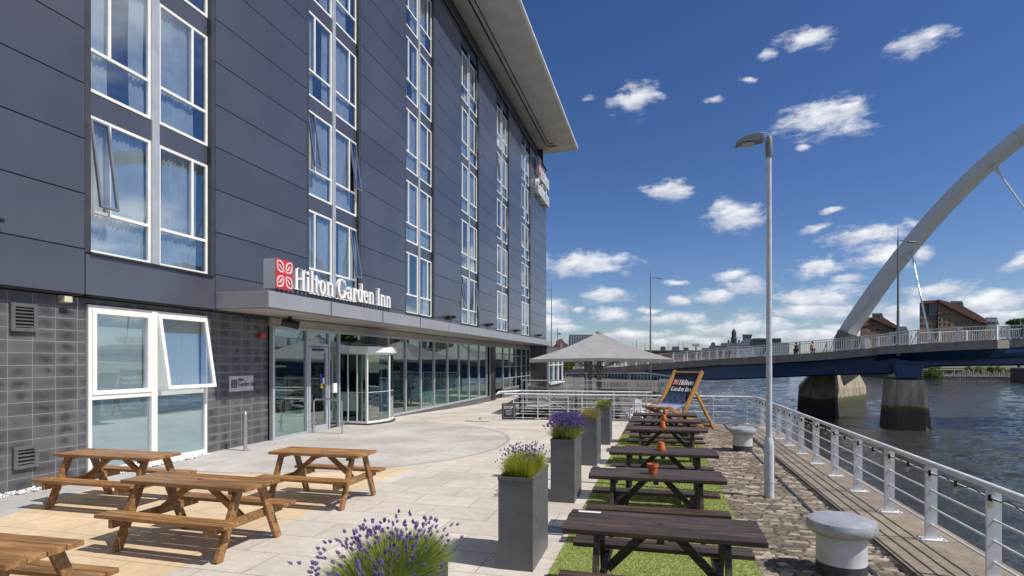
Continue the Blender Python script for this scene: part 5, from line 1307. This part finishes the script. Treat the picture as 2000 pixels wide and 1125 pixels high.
# river pier under the bay
def loft(rings, m_, name, par, smooth=False):
    V, F_ = [], []; n = len(rings[0])
    for r_ in rings: V += [tuple(p) for p in r_]
    for i in range(len(rings) - 1):
        for k in range(n): F_.append((i*n+k, i*n+(k+1) % n, (i+1)*n+(k+1) % n, (i+1)*n+k))
    F_.append(tuple(range(n))[::-1]); F_.append(tuple((len(rings)-1)*n + k for k in range(n)))
    b_ = MB(); b_.add(V, F_); return b_.build(name, m_, par, smooth=smooth)
ax = away; bx_ = Vector((away.y, -away.x, 0))
def oct_ring(c, rx, ry, z, ch=.35): return [Vector((*(c + bx_ * a + ax * b_).xy, z)) for a, b_ in ((-rx+ch*rx, -ry), (rx-ch*rx, -ry), (rx, -ry+ch*ry), (rx, ry-ch*ry), (rx-ch*rx, ry), (-rx+ch*rx, ry), (-rx, ry-ch*ry), (-rx, -ry+ch*ry))]
pc = W(36.3, 52.6)
def pier_obj(rings, c, name): 
    # the tide mark is measured from the water, so the part's own origin sits at water level
    o = loft(rings, 'pier', name, B)
    return o
r1 = [oct_ring(pc, rx, ry, z) for rx, ry, z in ((1.72, 3.2, WZ - 1), (1.68, 3.1, WZ), (1.36, 2.6, .15), (1.28, 2.5, .42))]
pier_obj(r1, pc, 'river_pier')
MB().bar(at(pc, .55, -1.6), at(pc, .55, 1.6), 1.3, .28).build('bearing', 'dgrey', B)
loft([oct_ring(pc, .95, 2.1, .62, .1), oct_ring(pc, 1.15, 2.1, 1.75, .1)], 'bluegirder', 'pier_head', B)
# massive faceted foot of the arch
ac = W(38.0, 69.0)
def fr(px, d, z): return W((px - 1000) / FPX * d, d, z)
rings = []
base = [(1558, 66), (1634, 62.0), (1694, 70), (1688, 79), (1600, 80), (1556, 74)]
top = [(1604, 66.5), (1630, 64.0), (1664, 69), (1666, 74), (1620, 76), (1600, 72)]
lo = [fr(px, d, WZ - 1) for px, d in base]; m0 = [fr(px, d, -2.2) for px, d in base]; hi = [fr(px, d, 1.9) for px, d in top]
m1 = [fr(px + (4 if px < 1625 else -3), d, -1.0) for px, d in base]
o_ = loft([lo, m1, hi], 'pier', 'arch_foundation', B)
# ---- the arch: one tapering box section on a slanting parabola
AN = .82; U_ = W(cos(AN), -sin(AN)); U_.z = 0; U_.normalize(); NV = W(sin(AN), cos(AN)); NV.z = 0; NV.normalize()
A0 = W(39.48, 68.0); RISE, HALF, ZB = 24.5, 28.2, 4.43
def arch_pt(s_): return A0 + U_ * s_ + Vector((0, 0, ZB + RISE * (1 - ((HALF - s_) / HALF) ** 2)))
secs = []; NS_ = 48
for i in range(NS_ + 1):
    s_ = .1 + (2 * HALF - .2) * i / NS_; p = arch_pt(s_); d = (arch_pt(s_ + .1) - arch_pt(s_ - .1)).normalized(); nrm = d.cross(NV).normalized()
    if nrm.z < 0: nrm = -nrm
    q = abs(s_ - HALF) / HALF; ww = 1.42 + .45 * q; hh = .34 + .16 * q
    secs.append([p + NV * ww + nrm * hh, p + NV * ww - nrm * hh, p - NV * ww - nrm * hh, p - NV * ww + nrm * hh])
sweep(secs, plain('arch_paint', (.56, .57, .58), .45, var=.06, scale=.4), 'arch', B)
for s_ in (6.0, 15.8, 33):
    i = s_; p = arch_pt(s_); d = (arch_pt(s_ + .1) - arch_pt(s_ - .1)).normalized(); nrm = d.cross(NV).normalized(); nrm = -nrm if nrm.z < 0 else nrm
    q = abs(s_ - HALF) / HALF; ww = 1.42 + .45 * q + .01; hh = .34 + .16 * q + .01
    V = []
    for dd in (-.05, .05): V += [p + d * dd + NV * ww + nrm * hh, p + d * dd + NV * ww - nrm * hh, p + d * dd - NV * ww - nrm * hh, p + d * dd - NV * ww + nrm * hh]
    MB().add(V, [(0,1,5,4), (1,2,6,5), (2,3,7,6), (3,0,4,7)]).build('arch_joint', 'silver', B)
ft = [fr(1622, 65, 2.2), fr(1692, 63.5, 2.2), fr(1704, 69, 2.2), fr(1634, 71, 2.2)]
tp_ = [fr(1636, 65.2, 5.7), fr(1688, 63.9, 4.7), fr(1700, 68.4, 4.7), fr(1646, 70, 5.7)]
loft([ft, tp_], 'pierc', 'arch_springing', B)
# hangers
for (s_, off, al) in ((6.9, 8, 7.5), (13.9, 9, 20), (21, 9, 31), (28, 9, 42)):
    p = arch_pt(s_); top_ = p - Vector((0, 0, .55)); q = W(0, 0)
    # foot lies on the deck line nearest to the hanger
    bt_ = W(37.5 + al * .9, 52.2, 4.3) if s_ > 9 else W(40.6, 55.2, 4.1)
    m_ = MB(); dd = (bt_ - top_).normalized(); m_.tube(top_ + dd * .9, bt_, .085, n=8); sd_ = dd.cross(NV).normalized(); m_.prism([(-.42, -.35), (.42, -.35), (.10, 1.2), (-.10, 1.2)], top_ - NV * .05, sd_, dd, NV * .1); m_.build('hanger', 'white', B)
# street lamps of the bridge
def blamp(px, dep, ztop, z0, side, lb):
    p = W((px - 1000) / FPX * dep, dep, z0)
    t_ = thing('street_lamp', p, lb, 'street lamp', 'tall thin street lamps on the bridge')
    MB().tube(p, (p.x, p.y, z0 + (ztop - z0) * .35), .13, .12, 8).tube((p.x, p.y, z0 + (ztop - z0) * .35), (p.x, p.y, ztop - 1.2), .10, .07, 8).tube((p.x, p.y, ztop - 1.2), (p.x, p.y, ztop), .03, .02, 6).build('column', 'lamphead', t_)
    r_ = W(1, 0); q = Vector((p.x, p.y, ztop - 1.25)); MB().bar(q, q + r_ * side * 1.2 - Vector((0, 0, .1)), .06, .06).build('arm', 'lamphead', t_)
    MB().bar(q + r_ * side * .9 - Vector((0, 0, .12)), q + r_ * side * 1.6 - Vector((0, 0, .16)), .3, .12).build('lantern', 'lamphead', t_, bevel=.03)
blamp(1754, 51.8, EYE + 51.8 * (HOR - 443) / FPX, 2.6, 1, 'street lamp on the bridge in front of the white arch')
blamp(1270.5, 78, EYE + 78 * (HOR - 524) / FPX, .6, 1, 'street lamp on the bridge between the lamp post and the parasol')
blamp(1077, 104, EYE + 104 * (HOR - 552) / FPX, .3, -1, 'street lamp just right of the hotel corner')
pb = (W(31.0, 58.6)); person(at(pb, 2.42), .6, 'stand', 'person in orange walking along the bridge behind the railing', 'orange', 'navy', sc=1.0)
pb = (W(29.7, 59.4)); person(at(pb, 2.36), -2.4, 'stand', 'dark clothed person on the bridge beside the one in orange', 'navy', 'dgrey', sc=1.0)

# ------------------------------------------------------------------ far buildings
def far(px, dep, z=-.6): return W((px - 1000) / FPX * dep, dep, z)
def fz(dep, py): return EYE + dep * (HOR - py) / FPX
RV = W(1, 0); FV = W(0, 1)
def block(t_, x0, x1, dep, dpt, ytop, m_, name='wall', ybot=None):
    a = far(x0, dep); c = far(x1, dep); z0 = -.6 if ybot is None else fz(dep, ybot); zt = fz(dep, ytop)
    k = ray((x0 + x1) / 2, HOR).normalized() * dpt; o = MB().add([(a.x, a.y, z0), (c.x, c.y, z0), (c.x + k.x, c.y + k.y, z0), (a.x + k.x, a.y + k.y, z0), (a.x, a.y, zt), (c.x, c.y, zt), (c.x + k.x, c.y + k.y, zt), (a.x + k.x, a.y + k.y, zt)],
        [(0,3,2,1), (4,5,6,7), (0,1,5,4), (1,2,6,5), (2,3,7,6), (3,0,4,7)])
    return o.build(name, m_, t_)
def wins(t_, x0, x1, dep, rows, n_, w_, h_, m_='glasspaint'):
    for yr in rows:
        for i in range(n_):
            px = x0 + (x1 - x0) * (i + .5) / n_; a = far(px - w_ / 2, dep - .12); c = far(px + w_ / 2, dep - .12); zt, z0 = fz(dep, yr), fz(dep, yr + h_)
            MB().add([(a.x, a.y, z0), (c.x, c.y, z0), (c.x, c.y, zt), (a.x, a.y, zt), (a.x + FV.x*.2, a.y + FV.y*.2, z0), (c.x + FV.x*.2, c.y + FV.y*.2, z0), (c.x + FV.x*.2, c.y + FV.y*.2, zt), (a.x + FV.x*.2, a.y + FV.y*.2, zt)],
                [(0,1,2,3), (4,7,6,5), (0,4,5,1), (1,5,6,2), (2,6,7,3), (3,7,4,0)]).build('window', m_, t_)
def outline(t_, pts, dep, dpt, m_, name):      # facade outline in image units at a given distance, given real depth
    O = far(1000, dep, EYE); k = dep / FPX
    pc_ = sum(p_[0] for p_ in pts) / len(pts); rd_ = ray(pc_, HOR).normalized()
    return MB().prism([((px - 1000) * k, (HOR - py) * k) for px, py in pts], O, RV, (0, 0, 1), rd_ * dpt).build(name, m_, t_)
D1 = 205
t_ = thing('apartment_block', far(1870, D1), 'large tan brick apartment block with stepped red roofs beyond the bridge, right', 'building')
outline(t_, [(1796, 715), (1796, 592), (1832, 588), (1832, 715)], D1, 18, 'tan', 'side_wing')
outline(t_, [(1832, 715), (1832, 588), (1858, 600), (1912, 625), (1928, 634), (1928, 715)], D1 - .6, 18, 'tan', 'wall')
outline(t_, [(1829, 586), (1833, 584.5), (1880, 597), (1914, 616), (1925, 623), (1930, 634), (1910, 627), (1856, 601)], D1 - 1.6, 17, 'redroof', 'roof')
outline(t_, [(1796, 593), (1800, 587.5), (1832, 586), (1832, 592)], D1 - 1.2, 15, 'redroof', 'wing_roof')
outline(t_, [(1832, 607), (1875, 606), (1876, 612), (1832, 613)], D1 - .9, .4, 'brickred', 'band')
outline(t_, [(1814, 594), (1831, 592), (1831, 616), (1814, 617)], D1 - .5, .6, 'glasspaint', 'stair_glazing')
outline(t_, [(1858, 599), (1856, 587.5), (1880, 588), (1883, 600)], D1 + 2, 5, 'farblue', 'dormer')
outline(t_, [(1925, 634), (1924, 620), (1947, 620), (1951, 634)], D1 + 1, 5, 'farblue', 'dormer')
outline(t_, [(1928, 715), (1928, 633), (1952, 633), (1952, 715)], D1 - .3, 12, 'tan', 'low_wing')
wins(t_, 1797, 1813, D1, (600, 611, 622, 633), 2, 4, 5); wins(t_, 1815, 1831, D1, (620, 632), 2, 6, 6); wins(t_, 1833, 1860, D1 - .65, (606, 621, 630), 3, 2.5, 4.5); wins(t_, 1862, 1925, D1 - .65, (628,), 5, 4, 5); wins(t_, 1858, 1880, D1 + 1.8, (591,), 4, 4, 4.5); wins(t_, 1926, 1948, D1 + .8, (623,), 6, 2.4, 6, 'farpale')
D2 = 245
t_ = thing('apartment_block', far(1730, D2), 'smaller tan brick block with a red roof right behind the foot of the arch', 'building')
outline(t_, [(1680, 715), (1680, 620), (1702, 620), (1752, 640), (1752, 715)], D2, 16, 'tan', 'wall')
outline(t_, [(1700, 621), (1704, 619), (1726, 620), (1754, 637), (1752, 642), (1725, 632)], D2 - 1, 15, 'redroof', 'roof')
outline(t_, [(1704, 621), (1703, 611.5), (1723, 611.5), (1726, 621)], D2 + 1, 5, 'farblue', 'dormer')
outline(t_, [(1680, 633), (1712, 629), (1712, 633), (1680, 637)], D2 - .4, .3, 'brickred', 'band')
outline(t_, [(1756, 715), (1756, 641), (1757, 637.5), (1770, 637.5), (1776, 650), (1776, 715)], D2 - 2, 9, 'farblue', 'low_wing')
wins(t_, 1704, 1722, D2 + .8, (614,), 4, 3, 4); wins(t_, 1700, 1750, D2 - .05, (642,), 5, 3, 4)
t_ = thing('far_tree', far(1985, 190), 'single rounded tree top above the bridge railing at the right edge', 'tree')
V, F_ = scatter(2600, far(1990, 190, 11.6), (5.2, 4, 4.6), .55, 5); raw('crown', V, F_, 'tree', t_); MB().tube(far(1990, 190, -.6), far(1990, 190, 9), .4, .2).build('trunk', 'bark', t_)
# skyline beyond the bridge
D3 = 620
t_ = thing('domed_tower_building', far(1433, D3), 'distant domed stone tower rising over a long pale facade, left of the lamp post', 'building')
block(t_, 1408, 1470, D3, 25, 670, 'farblue'); block(t_, 1398, 1452, D3 - 15, 12, 676, 'farpale', 'front_range')
cT = far(1433.5, D3 + 12); kx = D3 / FPX
MB().lathe([(5.6 * kx, fz(D3, 672) + .6), (5.6 * kx, fz(D3, 662) + .6), (6.2 * kx, fz(D3, 660) + .6), (4.6 * kx, fz(D3, 658) + .6), (4.4 * kx, fz(D3, 651) + .6), (4.8 * kx, fz(D3, 650) + .6), (3.9 * kx, fz(D3, 646) + .6), (2.2 * kx, fz(D3, 643) + .6), (.8 * kx, fz(D3, 641.5) + .6), (.4 * kx, fz(D3, 638.5) + .6)], (cT.x, cT.y, -.6), 12).build('dome_tower', 'fardark', t_)
for i, x in enumerate((1421, 1426, 1441, 1447)): block(t_, x, x + 4, D3 + 2, 6, 664 + (i % 2) * 2, 'fardark', 'turret')
wins(t_, 1400, 1450, D3 - 15, (679, 685), 14, 1.6, 2.5)
t_ = thing('office_tower', far(1460, D3 - 40), 'pale distant office block with a dark flat top, right of the domed tower', 'building')
block(t_, 1450.5, 1468, D3 - 40, 20, 654.5, 'farpale'); block(t_, 1450, 1469, D3 - 41, 22, 653, 'fardark', 'roof', 655.5); wins(t_, 1451, 1468, D3 - 40, (658, 663, 668, 673, 678), 5, 2, 2.2)
t_ = thing('terraced_building', far(1500, D3 - 80), 'dark low distant building crossed by the lamp post', 'building')
block(t_, 1464, 1526, D3 - 80, 30, 662, 'farblue'); block(t_, 1470, 1526, D3 - 82, 30, 660.5, 'fardark', 'roof', 663); block(t_, 1500, 1542, D3 - 84, 22, 669, 'farblue', 'wing'); wins(t_, 1466, 1525, D3 - 80, (666, 672), 14, 2.4, 2)
t_ = thing('distant_tower', far(1393, D3), 'small dark square distant tower left of the domed one', 'building')
block(t_, 1388.5, 1397, D3, 10, 670, 'fardark'); block(t_, 1390, 1395.5, D3 + 1, 8, 668.5, 'fardark', 'roof')
t_ = thing('billboard', far(1358, 420), 'distant rectangular hoarding on a post above the skyline', 'billboard')
block(t_, 1352, 1367, 420, 1.5, 671, 'farpale', 'panel', 677); block(t_, 1358, 1360.5, 420.5, 1, 677, 'fardark', 'post')
t_ = thing('low_warehouse', far(1300, 330), 'long low dark roofline right behind the parasol on the skyline', 'building')
block(t_, 1225, 1440, 330, 20, 686, 'brickred'); block(t_, 1225, 1440, 329, 22, 684, 'fardark', 'roof', 686.5)
for i, (x0, x1, yt) in enumerate(((1290, 1300, 678), (1312, 1327, 678), (1335, 1345, 680), (1370, 1386, 681), (1385, 1420, 676))):
    t_ = thing('skyline_block', far((x0 + x1) / 2, 520 + i * 9), ('small dark block on the skyline, just right of the bridge street lamp', 'small dark block on the skyline below the open sky, left of the billboard', 'smallest dark block on the skyline left of the billboard', 'dark block on the skyline right of the billboard', 'grey block on the skyline directly left of the domed tower')[i], 'building', 'blocks on the skyline')
    block(t_, x0, x1, 520 + i * 9, 16, yt, 'farblue' if i % 2 else 'fardark'); block(t_, x0 + 1, x1 - 1, 522 + i * 9, 10, yt - 1.4, 'fardark', 'roof')
for x, yt in ((1243, 664), (1260, 668), (1305, 670), (1326, 664), (1334, 665)):
    p = far(x, 380); m_ = MB().tube(p, (p.x, p.y, fz(380, yt)), .22, .14, 5).build('distant_mast', 'lamphead'); tag(m_, 'thin distant mast standing on the skyline right of the parasol', 'mast', 'thin masts on the skyline')
# left of the parasol
t_ = thing('striped_tower', far(1135, 300), 'blue grey tower block with vertical stripes peeking over the parasol', 'building')
block(t_, 1111, 1160, 300, 16, 653.5, 'farblue'); 
for i in range(9): block(t_, 1114 + i * 5, 1116.4 + i * 5, 299.6, .5, 656, 'farpale', 'stripe')
t_ = thing('red_brick_building', far(1100, 160), 'red brick building with an arched gable, between the hotel and the parasol', 'building')
outline(t_, [(1086, 715), (1086, 666), (1090, 664), (1091, 667), (1091, 715)], 160, 8, 'brickred', 'tower')
outline(t_, [(1090, 715), (1090, 665), (1092, 662.5), (1095, 661.5), (1098, 662.5), (1101, 666), (1101, 715)], 159, 10, 'brickred', 'gable')
outline(t_, [(1101, 715), (1101, 667), (1112, 675), (1124, 680), (1124, 715)], 160, 12, 'farblue', 'roof'); outline(t_, [(1094, 690), (1094, 672), (1096, 670), (1098, 672), (1098, 690)], 158.6, .4, 'farpale', 'window')
outline(t_, [(1078, 715), (1078, 678), (1086, 672), (1086, 715)], 162, 10, 'fardark', 'side_roof')
p = far(1089, 150); m_ = thing('weather_mast', p, 'thin mast with a small camera box in front of the red brick building', 'mast')
MB().tube(p, (p.x, p.y, fz(150, 640)), .12, .08, 6).build('pole', 'lamphead', m_); MB().bar((p.x, p.y, fz(150, 652)), Vector((p.x, p.y, fz(150, 652))) + RV * .8, .4, .4).build('camera_box', 'fardark', m_)
# trees
def tree(p, h, r, seed, lb, n_=3800, m_='tree', cat='tree', grp=None, sz=.22):
    t_ = thing('broadleaf_tree', p, lb, cat, grp); rr = random.Random(seed)
    tr = MB(); top = Vector((p.x, p.y, p.z + h * .62)); tr.tube(p, top, r * .09, r * .045, 8)
    for k in range(6): a = k * 1.05 + rr.random(); tr.tube(p.lerp(top, .55 + .07 * k), top + Vector((cos(a) * r * .6, sin(a) * r * .6, h * (.05 + .15 * rr.random()))), r * .035, r * .012, 6)
    tr.build('trunk', 'bark', t_)
    V, F_ = scatter(n_, (p.x, p.y, p.z + h * .66), (r, r, h * .36), sz, seed); raw('crown', V, F_, m_, t_); return t_
tree(far(1104, 92, -.6), 3.4, 2.0, 3, 'yellow green tree seen under the left side of the parasol', 2600, 'bush', sz=.13)
for i, (px, dp, hh) in enumerate(((1062, 120, 5), (1145, 130, 4), (1200, 140, 4.2))): tree(far(px, dp, -.6), hh, 3.2, 20 + i, ('dark tree behind the street lamp by the hotel corner', 'low tree hidden mostly by the parasol pole', 'low tree right of the parasol pole behind the bridge')[i], 1500, grp='trees behind the bridge')
# far bank: timber piles and shrubs
pa, pb_ = far(1803, 172, WZ), far(1978, 168, WZ)
tp = thing('timber_piling', pa, 'row of old grey timber piles along the far bank under the bridge', 'piling')
for i in range(70):
    q = pa.lerp(pb_, (i + U(0, .6)) / 70); hgt = U(2.2, 3.7); MB().tube(q, (q.x + U(-.1, .1), q.y, WZ + hgt), .22, .18, 6).build('pile', plain('old_timber', (.34, .32, .28), .9, var=.35, scale=1.5) if i == 0 else 'oldt', tp) if False else None
M['oldt'] = plain('old_timber', (.34, .32, .28), .9, var=.35, scale=1.5)
for i in range(70):
    q = pa.lerp(pb_, (i + U(0, .6)) / 70); hgt = U(2.0, 3.6); MB().tube(q, (q.x + U(-.1, .1), q.y, WZ + hgt), .24, .19, 6).build('pile', 'oldt', tp)
MB().bar(pa + Vector((0, 0, 1.7)) - FV * .3, pb_ + Vector((0, 0, 1.5)) - FV * .3, .2, .25).build('waling', 'oldt', tp)
for i, px in enumerate((1812, 1826, 1905, 1925, 1946, 1962, 1790)):
    q = far(px, 171, WZ + 2.6); V, F_ = scatter(700, q, (3.2, 1.6, 2.0 + (i % 3) * .4), .25, 90 + i); o = raw('bank_shrub', V, F_, 'bush')
    tag(o, ('leftmost bright shrub hanging over the far bank, beside the pier' if i == 6 else 'bright green shrub over the timber piles of the far bank'), 'shrub', None if i == 6 else 'shrubs over the far bank piles')
t_ = thing('far_quay_wall', far(1990, 165, WZ), 'dark stone quay wall at the right edge beyond the timber piles', 'wall')
a = far(1978, 166, WZ); c = far(2200, 130, WZ); MB().bar(a + Vector((0, 0, 1.9)), c + Vector((0, 0, 1.9)), 1.2, 4.2).build('wall', 'quaywall', t_); MB().bar(a + Vector((0, 0, 4.1)), c + Vector((0, 0, 4.1)), 1.6, .3).build('coping', 'concrete', t_)
